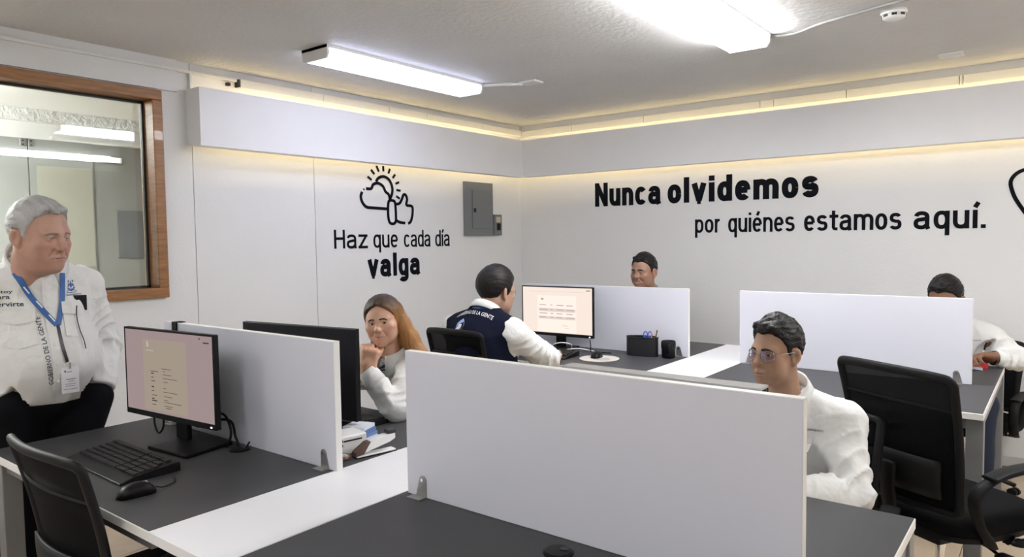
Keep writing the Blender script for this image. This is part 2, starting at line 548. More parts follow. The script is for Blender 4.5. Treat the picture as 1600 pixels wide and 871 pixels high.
gd = thing('glass_door', 'grey glass door with steel clamps behind the brown framed window', 'glass door', (X2, 1.1, 0.0))
boxo('glass_leaf', 0.002, 0.012, -0.6, 0.945, 0.02, 2.28, mat('smoked_glass', (0.26, 0.265, 0.255), 0.12), gd)
boxo('glass_leaf', 0.002, 0.012, 0.953, 1.40, 0.02, 2.28, mat('smoked_glass', (0.26, 0.265, 0.255), 0.12), gd)
for cy in (0.915, 0.968):
    c_ = boxo('clamp', 0.012, 0.024, cy - 0.018, cy + 0.018, 2.215, 2.275, M['bracket'], gd, bevel=0.003)
    for cz in (2.23, 2.26):
        obj('screw', lathe(B(), [(0.007, 0.024), (0.007, 0.028)], 10, (0, cy, cz), axis=0) if False else box(B(), 0.024, 0.028, cy - 0.006, cy + 0.006, cz - 0.006, cz + 0.006), M['metal_dark'], c_)
boxo('frosted_strip', 0.012, 0.015, 1.0, 1.39, 1.30, 2.08, mat('frosted_beige', (0.34, 0.33, 0.28), 0.4), gd)
pn = thing('notice_board', 'dark grey notice board seen through the brown framed window', 'board', (X2, 2.67, 1.36))
boxo('board', 0.0, 0.015, 0.0, 0.42, 0.0, 0.40, mat('board_grey', (0.12, 0.125, 0.13), 0.5), pn, bevel=0.003)
boxo('rim', 0.015, 0.018, 0.0, 0.42, 0.392, 0.40, mat('board_rim', (0.2, 0.2, 0.2), 0.4), pn)
fixture('room_fill_light', 'added unseen fluorescent fixture in the room behind the window', -5.3, -5.08, 0.05, 1.35, (1, 0.99, 0.97), ROOM2, None)  # added out of sight to brighten the next room's ceiling
bpy.data.objects['room_fill_light'].location.z = 2.36
boxo('hanger', -0.004, 0.004, 0.2, 0.208, 0.0, 0.14, M['white_plastic'], bpy.data.objects['room_fill_light'])
boxo('hanger', -0.004, 0.004, 1.1, 1.108, 0.0, 0.14, M['white_plastic'], bpy.data.objects['room_fill_light'])
boxo('up_fill', -0.09, 0.09, 0.05, 1.25, 0.001, 0.006, emat('room2_up_fill', (1, 0.99, 0.97), ROOM2 * 1.5), bpy.data.objects['room_fill_light'])  # added glow plate that throws light up on that ceiling

# ================================================================== LETTERING AND WALL FIXTURES
def sup(cx, cy, rx, ry, a0, a1, n=22, e=2.35):
    """arc of a superellipse, degrees"""
    P = []
    for k in range(n + 1):
        a = R(a0 + (a1 - a0) * k / n)
        c, s = math.cos(a), math.sin(a)
        P.append((cx + rx * abs(c) ** (2 / e) * (1 if c >= 0 else -1), cy + ry * abs(s) ** (2 / e) * (1 if s >= 0 else -1)))
    return P
def glyph(ch, w):
    """strokes (centre lines) of a condensed grotesque; cap height 1, x-height .74; returns strokes, advance"""
    X = 0.74
    g = 0.40 + 0.55 * w
    l, r_, m_, t, b = w / 2, g - w / 2, g / 2, X - w / 2, w / 2
    rx, ry, cy = (r_ - l) / 2, (t - b) / 2, X / 2
    acc = ch in 'áéíóú'
    base = {'á': 'a', 'é': 'e', 'í': 'i'}.get(ch, ch)
    S, A = [], g
    O = sup(m_, cy, rx, ry, 0, 360, 36)
    if base == 'o': S = [O]
    elif base == 'c': S = [sup(m_, cy, rx, ry, 40, 320, 30)]
    elif base == 'e': S = [[(l, cy + 0.01), (r_, cy + 0.01)], [(r_, cy + 0.01)] + sup(m_, cy, rx, ry, 4, 318, 30)]
    elif base in 'dqbp':
        x = r_ if base in 'dq' else l
        S = [O, [(x, 0 if base in 'db' else -0.27), (x, 1.0 if base in 'db' else X)]]
    elif base == 'g': S = [O, [(r_, X), (r_, -0.02)] + sup(m_, -0.03, rx, 0.24 - w / 2, 0, -150, 14)]
    elif base == 'n': S = [[(l, 0), (l, X)], [(r_, 0)] + sup(m_, t - 0.24, rx, 0.24, 0, 172, 18)]
    elif base == 'u': S = [[(r_, 0), (r_, X)], [(l, X)] + sup(m_, b + 0.24, rx, 0.24, 180, 352, 18)]
    elif base == 'm':
        S = [[(l, 0), (l, X)], [(r_, 0)] + sup(m_, t - 0.22, rx, 0.22, 0, 172, 16)]
        S += [[(r_ + 2 * rx * 0.96, 0)] + sup(m_ + 2 * rx * 0.98, t - 0.22, rx, 0.22, 0, 172, 16)]
        A = g + 2 * rx * 0.96
    elif base == 'r': S = [[(l, 0), (l, X)], sup(l + rx * 1.05, t - 0.26, rx * 1.05, 0.26, 176, 86, 10)]; A = g * 0.66
    elif base == 'a':
        S = [sup(m_, t - 0.17, rx, 0.17, 168, 0, 16) + [(r_, 0.12), (r_ + w * 0.25, 0.0)], [(r_, cy + 0.06)] + [(m_ + 0.02, cy + 0.035)] + sup(m_ - 0.01, b + 0.165, rx, 0.165, 115, 300, 16) + [(r_, 0.18)]]
        A = g + w * 0.2
    elif base == 's':
        S = [sup(m_, t - 0.145, rx * 0.93, 0.145, 22, 235, 16)[:-1] + [(m_, cy)] + sup(m_, b + 0.160, rx * 0.98, 0.160, 55, -158, 18)]
    elif base == 't': S = [[(l + w * 0.7, X + 0.19), (l + w * 0.7, 0.14)] + [(l + w * 0.85, b + 0.02), (l + w * 1.9, b)], [(0, t), (w * 2.6, t)]]; A = w * 2.5
    elif base == 'l': S = [[(l, 0), (l, 1.0)]]; A = w
    elif base == 'i': S = [[(l, 0), (l, X)]] + ([] if acc else [[(l, 1.0 - w * 0.95), (l, 1.0)]]); A = w
    elif base == 'v': S = [[(w * 0.42, X), (m_, w * 0.30)], [(g - w * 0.42, X), (m_, w * 0.30)], [(m_ - w * 0.3, w * 0.18), (m_ + w * 0.3, w * 0.18)]]
    elif base == 'z': S = [[(0.01, t), (g - 0.01, t)], [(g - w * 0.6, t), (w * 0.6, b)], [(0, b), (g, b)]]
    elif base == 'H': S = [[(l, 0), (l, 1)], [(g + 0.06 - l, 0), (g + 0.06 - l, 1)], [(l, 0.53), (g + 0.06 - l, 0.53)]]; A = g + 0.06
    elif base == 'N': S = [[(l, 0), (l, 1)], [(g + 0.1 - l, 0), (g + 0.1 - l, 1)], [(l * 1.1, 1 - w * 0.35), (g + 0.1 - l * 1.1, w * 0.35)]]; A = g + 0.1
    elif base == '.': S = [[(l, 0), (l, w * 1.02)]]; A = w
    if acc:
        ax = A / 2
        S.append([(ax - 0.01, X + 0.10), (ax + 0.09, X + 0.30)])
    return S, A
def wall_text(root, s, left, u0, u1, z0, z1, w, name='lettering'):
    """vinyl word: u0..u1 along the wall, z0 base line, z1 cap height"""
    G, x = [], 0.0
    for ch in s:
        S, A = glyph(ch, w)
        G.append((S, x)); x += A + 0.07 + 0.06 * w
    x -= 0.07 + 0.06 * w
    sx, sz = (u1 - u0) / x, (z1 - z0)
    bm = B()
    dz_ = 0.0
    for S, x0 in G:
        for st_ in S:
            dz_ += 0.00012
            P = [Vector((0.0012 + dz_, u0 + (x0 + p[0]) * sx, z0 + p[1] * sz)) for p in st_]
            tube(bm, P, 0.0012, ry=w / 2 * (sx * 0.5 + sz * 0.5), upv=(1, 0, 0), square=True)
    if not left:
        for v in bm.verts: v.co = Vector((v.co.y, -v.co.x, v.co.z))
    return obj(name, bm, M['ink'], root)
# left wall slogan: world y along the wall
sl = thing('wall_slogan', 'black slogan Haz que cada dia valga below the sun and thumb drawing', 'wall lettering', (XL, 3.188, 1.10))
def words(root, left, specs):
    for s, u0, u1, z0, z1, b in specs: wall_text(root, s, left, u0, u1, z0, z1, b)
words(sl, True, [('Haz', 0.0, 0.305, 0.322, 0.455, 0.115), ('que', 0.360, 0.605, 0.322, 0.455, 0.115), ('cada', 0.670, 0.960, 0.322, 0.455, 0.115), ('día', 1.018, 1.188, 0.322, 0.455, 0.115)])
words(sl, True, [('valga', 0.300, 0.840, 0.105, 0.282, 0.19)])
sb_ = thing('wall_slogan', 'large black slogan Nunca olvidemos por quienes estamos aqui on the back wall', 'wall lettering', (-3.235, YB, 1.30))
words(sb_, False, [('Nunca', 0.0, 0.625, 0.443, 0.645, 0.20), ('olvidemos', 0.680, 1.845, 0.443, 0.645, 0.21)])
words(sb_, False, [('por', 0.916, 1.125, 0.201, 0.345, 0.135), ('quiénes', 1.185, 1.680, 0.201, 0.348, 0.135), ('estamos', 1.745, 2.370, 0.201, 0.352, 0.145), ('aquí.', 2.440, 2.840, 0.201, 0.358, 0.15)])

# sun, cloud and thumb drawing: thick strokes on the wall
def stroke(root, name, pts, left=True, w=0.011, sm=6, closed=False):
    bm = B()
    P = spline([(0, p[0], p[1]) for p in pts], sm, closed) if sm else [Vector((0, p[0], p[1])) for p in pts]
    tube(bm, P, 0.0016, ry=w, upv=(1, 0, 0), square=True, closed=closed)
    if not left:
        for v in bm.verts: v.co = Vector((v.co.y, -v.co.x, v.co.z))
    return obj(name, bm, M['ink'], root, loc=None)
dr = thing('wall_drawing', 'black line drawing of a sun, a cloud and a thumbs up on the left wall', 'wall drawing', (XL + 0.002, 3.437, 1.60))
# local (y, z): y 0..0.525, z 0..0.435 (drawing scale from the crop: 300 px = 0.525 m wide, 335 px = 0.435 m high)
def cr(px, py): return ((px - 302) / 300 * 0.525, (402 - py) / 335 * 0.437 - (px - 302) / 300 * 0.012)
for (a, b) in (((392, 70), (405, 102)), ((430, 67), (431, 97)), ((468, 78), (459, 106)), ((498, 107), (484, 129)), ((520, 150), (499, 161)), ((528, 199), (504, 197)), ((522, 246), (502, 233)), ((362, 96), (380, 119)), ((342, 137), (364, 153))):
    stroke(dr, 'sun_ray', [cr(*a), cr(*b)], w=0.0085, sm=0)
stroke(dr, 'sun_arc', [cr(*p) for p in ((388, 160), (402, 138), (430, 127), (458, 138), (474, 165), (480, 195), (476, 225), (466, 250))])
stroke(dr, 'cloud_outline', [cr(*p) for p in ((333, 205), (360, 202), (372, 178), (398, 168), (425, 182), (440, 212), (458, 228), (464, 258))])
stroke(dr, 'cloud_base', [cr(*p) for p in ((311, 225), (303, 250), (310, 282), (332, 307), (370, 310), (448, 311))])
stroke(dr, 'cloud_dot', [cr(318, 212), cr(323, 208)], w=0.007, sm=0)
stroke(dr, 'cuff', [cr(*p) for p in ((455, 275), (462, 262), (478, 260), (492, 268), (496, 300), (497, 370), (490, 390), (476, 396), (460, 388), (453, 360), (452, 310))], closed=True)
stroke(dr, 'thumb_outline', [cr(*p) for p in ((497, 280), (518, 275), (532, 255), (545, 222), (558, 222), (566, 245), (562, 280), (590, 284), (599, 296), (598, 330), (592, 360), (584, 380), (570, 390))])
stroke(dr, 'fist_base', [cr(*p) for p in ((500, 375), (520, 385), (552, 388))])
ht = thing('wall_drawing', 'black outline drawing cut off at the right edge of the back wall', 'wall drawing', (-0.272, YB - 0.002, 1.45))
stroke(ht, 'outline', [(0.30, 0.40), (0.15, 0.405), (0.05, 0.395), (0.0, 0.34), (0.012, 0.26), (0.045, 0.19), (0.09, 0.12), (0.16, 0.05), (0.24, 0.0)], left=False, w=0.011)

# breaker panel + switch on the left wall
bp_ = thing('breaker_panel', 'grey metal breaker panel on the wall near the corner', 'electrical panel', (XL, 4.552, 1.507))
boxo('panel_body', 0, 0.03, 0, 0.368, 0, 0.46, M['grey_box'], bp_, bevel=0.004)
dd = boxo('door', 0.03, 0.036, 0.085, 0.315, 0.06, 0.39, M['grey_box'], bp_, bevel=0.002)
boxo('latch', 0.036, 0.044, 0.098, 0.125, 0.20, 0.235, M['metal_dark'], dd, bevel=0.003)
sw = thing('wall_switch', 'small grey switch box with cream rocker beside the breaker panel', 'switch', (XL, 4.925, 1.508))
boxo('switch_body', 0, 0.04, 0, 0.105, 0, 0.185, M['grey_box'], sw, bevel=0.004)
boxo('label_plate', 0.04, 0.043, 0.022, 0.083, 0.115, 0.165, mat('cream_label', (0.55, 0.48, 0.36), 0.5), sw)
boxo('toggle', 0.04, 0.055, 0.035, 0.072, 0.045, 0.105, M['black'], sw, bevel=0.004)

# ================================================================== DESKS
def desk(label, x0, x1, y0, y1, gap_side, zt=0.75):
    """double-depth bench desk: white edged board with grey laminate, steel frame"""
    t = thing('bench_desk', label, 'desk', (x0, y0, 0))
    w, d = x1 - x0, y1 - y0
    bd = boxo('desktop', 0, w, 0, d, zt - 0.028, zt - 0.0012, M['edge'], t, bevel=0.0015, seg=1)
    e = 0.003
    ym = 1.397 - 0.82 + 0.012 if y0 < 2 else 3.995 - y0 + 0.012
    boxo('laminate', e, w - e, e, ym - 0.001, zt - 0.002, zt, M['laminate'], bd)
    boxo('laminate', e, w - e, ym + 0.001, d - e, zt - 0.002, zt, M['laminate'], bd)
    L = 0.062
    for lx in (0.0, w - L):
        inner = (lx > 0) == (gap_side > 0)
        for ly in ((0.34, d - L - 0.34) if inner else (0.02, d - L - 0.02)):
            boxo('leg', lx, lx + L, ly, ly + L, 0.0, zt - 0.028, M['steel'], t, bevel=0.003)
        boxo('side_rail', lx + 0.008, lx + L - 0.008, 0.02 + L, d - L - 0.02, zt - 0.075, zt - 0.028, M['steel'], t)
    boxo('long_rail', L, w - L, 0.035, 0.075, zt - 0.075, zt - 0.028, M['steel'], t)
    boxo('long_rail', L, w - L, d - 0.075, d - 0.035, zt - 0.075, zt - 0.028, M['steel'], t)
    return t
D1 = desk('grey topped bench desk with the lit monitor and keyboard, foreground left', -2.992, -1.806, 0.82, 2.026, 1)
D2 = desk('grey topped bench desk behind the large foreground divider', -1.488, -0.284, 0.82, 2.026, -1)
D3 = desk('grey topped bench desk where the man in the navy vest works', -2.965, -1.772, 3.36, 4.61, 1)
D4 = desk('grey topped bench desk at far right with white front edge', -1.448, -0.241, 3.36, 4.61, -1)
def strip(label, x0, x1, y0, y1):
    t = thing('middle_shelf', label, 'desk', (x0, y0, 0))
    boxo('top_board', 0.001, x1 - x0 - 0.001, 0, y1 - y0, 0.722, 0.7505, M['white_lam'], t, bevel=0.0015, seg=1)
    for yy in (0.42, y1 - y0 - 0.438):
        boxo('end_panel', 0.02, x1 - x0 - 0.02, yy, yy + 0.018, 0.0, 0.722, M['white_lam'], t)
strip('glossy white shelf strip between the two foreground desks', -1.806, -1.488, 0.82, 2.026)
strip('glossy white shelf strip between the two desks by the back wall', -1.772, -1.448, 3.36, 4.61)

def bracket(parent, x, y, flip):
    s = flip
    b = B()
    prism(b, [(-0.020, 0), (0.020, 0), (0.020 if s > 0 else 0.006, 0.052), (0.012 if s > 0 else -0.001, 0.061), (0.0 if s > 0 else -0.013, 0.061), (-0.006 if s > 0 else -0.02, 0.052)], 1, -0.003, 0.0)
    box(b, -0.030, 0.020, -0.030, -0.003, 0.0, 0.003)
    br = obj('bracket', b, M['bracket'], parent, loc=(x, y, 0.0))
    obj('screw', lathe(B(), [(0.005, -0.0058), (0.0052, -0.003)], 12, (0.006 * s, 0, 0.050), axis=1), M['chrome'], br)
def divider(label, x0, x1, y0, h=0.41, z=0.7503):
    t = thing('desk_divider', label, 'desk divider', (x0, y0, z))
    w = x1 - x0
    boxo('panel', 0, w, 0, 0.024, 0, h, M['screen_lam'], t, bevel=0.0012, seg=1)
    eb = B()
    box(eb, -0.0008, w + 0.0008, 0.0005, 0.0235, h - 0.001, h + 0.0008); box(eb, -0.0008, 0.0, 0.0005, 0.0235, 0, h); box(eb, w, w + 0.0008, 0.0005, 0.0235, 0, h)
    obj('edge_band', eb, M['edge'], t)
    bracket(t, 0.055, 0.0, 1)
    bracket(t, w - 0.055, 0.0, -1)
    return t
P1 = divider('large pale divider panel in the foreground hiding the seated man in glasses', -1.472, -0.387, 1.397)
P2 = divider('pale divider panel behind the lit foreground monitor', -2.863, -1.792, 1.397)
P3 = divider('pale divider panel in front of the smiling man', -2.985, -1.772, 3.995)
P4 = divider('bright pale divider panel at right hiding the writing man', -1.455, -0.338, 3.985)
cl = thing('divider_clip', 'small black clip hooked over the top of the divider behind the lit monitor', 'clip', (-2.772, 1.409, 1.1604))
cb = B(); box(cb, -0.018, 0.018, -0.018, -0.0125, -0.05, 0.004); box(cb, -0.018, 0.018, -0.0125, 0.0125, 0.0012, 0.004); box(cb, -0.018, 0.018, 0.0125, 0.018, -0.03, 0.004)
obj('hook', cb, M['black_matte'], cl)
boxo('hook_tab', 0.018, 0.032, -0.004, 0.014, 0.0012, 0.0035, M['black_matte'], cl)

# white drawer pedestal under the foreground desk's right end
pd = thing('drawer_pedestal', 'white drawer pedestal under the right end of the foreground desk', 'cabinet', (-0.60, 1.46, 0.0))
boxo('body', 0, 0.305, 0, 0.52, 0.04, 0.66, M['white_lam'], pd, bevel=0.002)
for k in range(3):
    dw = boxo('drawer', 0.004, 0.301, 0.52, 0.538, 0.05 + k * 0.202, 0.246 + k * 0.202, M['white_lam'], pd, bevel=0.002)
    boxo('handle', 0.10, 0.205, 0.538, 0.552, 0.14 + k * 0.202, 0.15 + k * 0.202, M['bracket'], dw, bevel=0.002)
for cx in (0.04, 0.265):
    for cy in (0.05, 0.47):
        obj('caster', lathe(B(), [(0.018, 0.0), (0.018, 0.04)], 12, (cx, cy, 0)), M['black'], pd)

# ================================================================== MONITORS, KEYBOARDS, SMALL THINGS
SCR_PINK = emat('screen_pink', (0.62, 0.47, 0.47), 0.25)
SCR_PAGE = emat('screen_page', (0.60, 0.50, 0.40), 0.27)
SCR_TXT = emat('screen_text', (0.10, 0.085, 0.075), 0.3)
SCR_CREAM = emat('screen_cream', (0.98, 0.83, 0.74), 0.44)
SCR_WHITE = emat('screen_white', (1.0, 0.87, 0.77), 0.47)
SCR_SOFT = emat('screen_soft_text', (0.55, 0.45, 0.42), 0.42)
def monitor(label, loc, rz, content=None, bot=0.09, w=0.545, h=0.325, foot=(0, 0.0), neck=True):
    """screen faces -Y in local space; origin on the desk under the stand"""
    t = thing('monitor', label, 'monitor', loc, rz)
    z0, z1 = bot, bot + h
    hs = boxo('housing', -w / 2, w / 2, 0.0, 0.018, z0, z1, M['black'], t, bevel=0.003)
    bz = B()
    e = 0.007
    box(bz, -w / 2, w / 2, -0.003, 0.0, z0, z0 + 0.02); box(bz, -w / 2, w / 2, -0.003, 0.0, z1 - e, z1)
    box(bz, -w / 2, -w / 2 + e, -0.003, 0.0, z0 + 0.02, z1 - e); box(bz, w / 2 - e, w / 2, -0.003, 0.0, z0 + 0.02, z1 - e)
    obj('bezel', bz, M['black_matte'], t)
    bulge = prism(B(), [(0.018, z0 + 0.05), (0.05, z0 + 0.07), (0.05, z1 - 0.13), (0.018, z1 - 0.09)], 0, -0.19, 0.19)
    obj('back_cover', bulge, M['black_matte'], t, bevel=0.004)
    boxo('stand_neck', -0.035, 0.035, 0.042, 0.062, 0.012, z0 + 0.16, M['black'], t, bevel=0.004)
    fb = prism(B(), [(-0.115, -0.10), (0.115, -0.10), (0.10, 0.09), (-0.10, 0.09)], 2, 0.0, 0.012)
    fo = obj('stand_foot', fb, M['black'], t, bevel=0.003)
    fo.location = (foot[0], 0.03 + foot[1], 0)
    boxo('power_light', w / 2 - 0.03, w / 2 - 0.022, -0.0042, -0.003, z0 + 0.006, z0 + 0.010, emat('power_led', (0.9, 0.95, 1.0), 2.0), t)
    dsp = boxo('display', -w / 2 + e, w / 2 - e, -0.0022, -0.0008, z0 + 0.02, z1 - e, content[0] if content else M['black_gloss'], t)
    if content:
        def rect(bm, u0, u1, v0, v1, dy):
            X0, X1, Z0, Z1 = -w / 2 + e, w / 2 - e, z0 + 0.02, z1 - e
            box(bm, X0 + u0 * (X1 - X0), X0 + u1 * (X1 - X0), -0.0022 - dy, -0.0022, Z0 + v0 * (Z1 - Z0), Z0 + v1 * (Z1 - Z0))
        for name, m_, dy, rs in content[1]:
            bm = B()
            for r_ in rs: rect(bm, *r_, dy)
            obj(name, bm, m_, dsp)
    return t
random.seed(4)
txt1 = [(0.30, 0.39, 0.505, 0.512), (0.43, 0.54, 0.55, 0.556), (0.445, 0.475, 0.52, 0.526), (0.465, 0.53, 0.075, 0.082)]
for k, v in enumerate((0.475, 0.43, 0.385, 0.31, 0.265, 0.21, 0.165, 0.14, 0.095)):
    txt1.append((0.305, 0.305 + random.choice((0.03, 0.045, 0.06)), v, v + (0.014 if k in (0, 3, 6, 7) else 0.008)))
    txt1.append((0.445, 0.445 + random.choice((0.03, 0.05, 0.10, 0.16, 0.20)), v + 0.005, v + 0.011))
mono1 = [('document_page', SCR_PAGE, 0.0004, [(0.215, 0.715, 0.03, 0.90)]), ('document_text', SCR_TXT, 0.0007, txt1),
         ('window_controls', SCR_TXT, 0.0007, [(0.86, 0.872, 0.955, 0.975), (0.905, 0.965, 0.915, 0.93)]),
         ('document_crest', SCR_SOFT, 0.0007, [(0.26, 0.285, 0.80, 0.87), (0.25, 0.34, 0.755, 0.765)])]
monitor('monitor with a lit pinkish document page on the foreground left desk', (-2.515, 1.235, 0.7503), R(5), (SCR_PINK, mono1), 0.09, foot=(0.085, 0.0))
rows = []
for r_, v in enumerate((0.60, 0.50, 0.415, 0.33)):
    for c0, c1 in ((0.25, 0.37), (0.415, 0.465), (0.50, 0.61), (0.64, 0.76)):
        rows.append((c0, c1 - random.random() * 0.03, v, v + 0.018))
bands = [(0.24, 0.77, 0.465, 0.535), (0.24, 0.77, 0.30, 0.36)]
mono3 = [('document_page', SCR_WHITE, 0.0004, [(0.22, 0.78, 0.02, 0.82)]), ('table_bands', emat('screen_band', (0.86, 0.74, 0.68), 0.40), 0.0006, bands),
         ('document_text', SCR_SOFT, 0.0009, rows + [(0.275, 0.31, 0.715, 0.76), (0.58, 0.66, 0.16, 0.168), (0.62, 0.68, 0.11, 0.116)]),
         ('window_controls', SCR_TXT, 0.0007, [(0.92, 0.975, 0.94, 0.955)]), ('tool_bar', SCR_SOFT, 0.0005, [(0.1, 0.9, 0.905, 0.908)])]
monitor('monitor with a lit cream document in front of the man in the navy vest', (-2.615, 3.84, 0.7503), R(2), (SCR_CREAM, mono3), 0.085)
monitor('dark back of the monitor in front of the smiling woman', (-2.285, 1.625, 0.7503), R(180 + 7), None, 0.075, w=0.60, h=0.335)
mt4 = monitor('monitor mostly hidden behind the large foreground divider', (-0.745, 1.525, 0.7503), R(180), None, 0.072, w=0.50, h=0.325, foot=(0, -0.035))
boxo('top_sheen', -0.25, 0.25, -0.003, 0.045, 0.397, 0.403, mat('sheen_grey', (0.42, 0.42, 0.42), 0.2), mt4, bevel=0.001)  # lighter grey strip puts the ceiling reflection on the monitor top

# cables behind / under the lit monitor
cb1 = thing('monitor_cables', 'black cables looping below the lit foreground monitor', 'cable', (-2.515, 1.27, 0.7503))
tubeo('cable_loop', [(-0.17, -0.01, 0.125), (-0.165, -0.012, 0.05), (-0.13, -0.015, 0.022), (-0.10, -0.012, 0.05), (-0.098, -0.01, 0.12)], 0.004, M['black'], cb1, sm=8)
tubeo('cable_loop', [(0.0, 0.03, 0.13), (0.02, 0.035, 0.075), (0.06, 0.035, 0.062), (0.10, 0.03, 0.08)], 0.004, M['black'], cb1, sm=8)
tubeo('cable_loop', [(0.10, 0.04, 0.10), (0.16, 0.075, 0.115), (0.20, 0.08, 0.06), (0.19, 0.07, 0.005), (0.12, 0.08, 0.005)], 0.0045, M['black'], cb1, sm=8)
tubeo('cable_loop', [(0.11, 0.05, 0.09), (0.18, 0.09, 0.09), (0.22, 0.085, 0.04), (0.235, 0.09, 0.005), (0.20, 0.10, 0.005)], 0.0045, M['black'], cb1, sm=8)

def keyboard(label, loc, rz, w=0.43, d=0.165):
    t = thing('keyboard', label, 'keyboard', loc, rz)
    body = prism(B(), [(-d / 2 - 0.02, 0.0), (d / 2, 0.0), (d / 2, 0.028), (d / 2 - 0.02, 0.030), (-d / 2 + 0.02, 0.016), (-d / 2 - 0.02, 0.006)], 0, -w / 2, w / 2)
    obj('case', body, M['black'], t, bevel=0.002)
    kb = B()
    def ztop(y): return 0.016 + (y + d / 2 - 0.02) / (d - 0.04) * 0.014
    for r_ in range(6):
        y0 = -d / 2 + 0.024 + r_ * 0.0205 + (0.004 if r_ == 5 else 0)
        x = -w / 2 + 0.012
        xe = w / 2 - 0.012
        while x < xe - 0.012:
            kw = 0.0165
            if r_ == 0 and -0.12 < x < -0.09: kw = 0.105
            elif r_ in (1, 2, 3) and (x < -w / 2 + 0.02 or 0.02 < x < 0.036): kw = 0.03
            z = ztop(y0 + 0.008)
            box(kb, x, min(x + kw, xe), y0, y0 + 0.0165, z - 0.004, z + 0.0055)
            x += kw + 0.0025
            if abs(x - 0.073) < 0.011 or abs(x - 0.137) < 0.010: x += 0.007
    k_ = obj('keys', kb, mat('key_plastic', (0.022, 0.022, 0.024), 0.5, spec=0.3), t)
    k_['kind'] = 'stuff'
    return t
keyboard('black keyboard with wrist rest on the foreground left desk', (-2.428, 1.035, 0.7503), R(-1))
keyboard('black keyboard by the elbow of the man in the navy vest', (-2.56, 3.60, 0.7503), R(4))
keyboard('black keyboard of the woman showing beside the divider edge', (-2.32, 1.815, 0.7503), R(180 + 6))

def mouse(label, loc, rz, cable=None):
    t = thing('computer_mouse', label, 'mouse', loc, rz)
    n, m_ = 14, 12
    bm = B()
    top = []
    for i in range(n + 1):
        u = i / n
        y = -0.055 + 0.11 * u
        wd = 0.031 * (1 - abs(2 * u - 1) ** 3.2) ** 0.5 * (1.0 - 0.12 * math.sin(PI * u)) + 0.0012
        ht_ = 0.012 + 0.026 * math.sin(PI * min(1, 0.12 + 0.80 * (1 - u))) ** 0.8
        row = []
        for j in range(m_ + 1):
            a = PI * j / m_
            row.append((wd * math.cos(a), y, max(0.0, ht_ * math.sin(a) ** 0.55 * (1 - abs(2 * u - 1) ** 6))))
        top.append(row)
    sheet(bm, top)
    bmesh.ops.holes_fill(bm, edges=[e for e in bm.edges if e.is_boundary], sides=0)
    obj('shell', bm, M['black'], t, smooth=True)
    obj('scroll_wheel', lathe(B(), [(0.006, -0.004), (0.009, -0.002), (0.009, 0.002), (0.006, 0.004)], 14, (0, 0.025, 0.028), axis=0), M['bracket'], t, smooth=True)
    if cable: tubeo('cord', cable, 0.002, M['black'], t, sm=8)
    return t
mouse('black wired mouse on the foreground left desk', (-2.10, 0.925, 0.7503), R(-8), [(0.0, 0.052, 0.012), (0.0, 0.075, 0.005), (-0.03, 0.115, 0.003), (-0.075, 0.13, 0.003)])
mp_ = thing('mouse_pad', 'round cream mouse pad beside the keyboard of the man in the vest', 'mouse pad', (-2.185, 3.655, 0.7503))
obj('pad', lathe(B(), [(0.118, 0.0), (0.119, 0.003)], 40), mat('pad_cream', (0.66, 0.62, 0.56), 0.6), mp_)
obj('printed_figure', lathe(B(), [(0.05, 0.003), (0.05, 0.0034)], 20, (0.03, -0.02, 0)), mat('pad_print', (0.45, 0.40, 0.36), 0.6, var=0.3, vscale=40), mp_)
mouse('black mouse lying on the round cream mouse pad', (-2.215, 3.675, 0.7537), R(12))

def grommet(label, loc, cable=False):
    t = thing('cable_grommet', label, 'cable grommet', loc)
    obj('cap', lathe(B(), [(0.036, 0.0), (0.036, 0.004), (0.03, 0.007), (0.006, 0.0075)], 24), M['black'], t)
    obj('slot', lathe(B(), [(0.012, 0.0075), (0.010, 0.009)], 12, (0.010, 0.012, 0)), M['black_gloss'], t)
    if cable: tubeo('cable_stub', [(0.015, 0.015, 0.006), (0.02, 0.02, 0.018), (0.03, 0.02, 0.028)], 0.003, M['black'], t, sm=4)
grommet('black round cable grommet behind the lit monitor', (-2.262, 1.35, 0.7503), True)
grommet('black round cable grommet in front of the large foreground divider', (-0.905, 1.325, 0.7503))

# stapler and desk clutter by the divider edge
st = thing('stapler', 'white and dark stapler at the edge of the white strip', 'stapler', (-1.838, 1.590, 0.7503), R(-13))
st.scale = (0.9, 0.9, 0.88)
boxo('base', -0.018, 0.018, -0.078, 0.085, 0.0, 0.010, M['white_plastic'], st, bevel=0.003)
boxo('base_pad', -0.020, 0.020, -0.080, 0.087, -0.0002, 0.004, M['black_matte'], st)
body = prism(B(), [(-0.075, 0.020), (-0.06, 0.012), (0.06, 0.040), (0.085, 0.050), (0.085, 0.072), (0.04, 0.070), (-0.02, 0.052)], 0, -0.016, 0.016)
obj('arm', body, M['white_plastic'], st, bevel=0.003)
boxo('press_cap', -0.017, 0.017, 0.052, 0.088, 0.070, 0.086, M['metal_dark'], st, bevel=0.003)
obj('front_cover', prism(B(), [(-0.082, 0.008), (-0.05, 0.012), (-0.02, 0.056), (-0.034, 0.054), (-0.08, 0.024)], 0, -0.0175, 0.0175), mat('stapler_brown', (0.10, 0.05, 0.035), 0.4), st)
wb = thing('label_printer', 'small white desk device beside the stapler', 'desk device', (-1.945, 1.555, 0.7503), R(-10))
boxo('case', -0.05, 0.045, -0.05, 0.06, 0.0, 0.065, M['white_plastic'], wb, bevel=0.006)
boxo('slot', 0.045, 0.0465, -0.03, 0.04, 0.045, 0.050, M['metal_dark'], wb)
for k in range(2): boxo('button', 0.045, 0.048, -0.042, -0.034, 0.030 + k * 0.016, 0.038 + k * 0.016, M['black'], wb)
nb = thing('note_stack', 'stack of blue and white notes behind the small white desk device', 'note pad', (-1.985, 1.66, 0.7503), R(14))
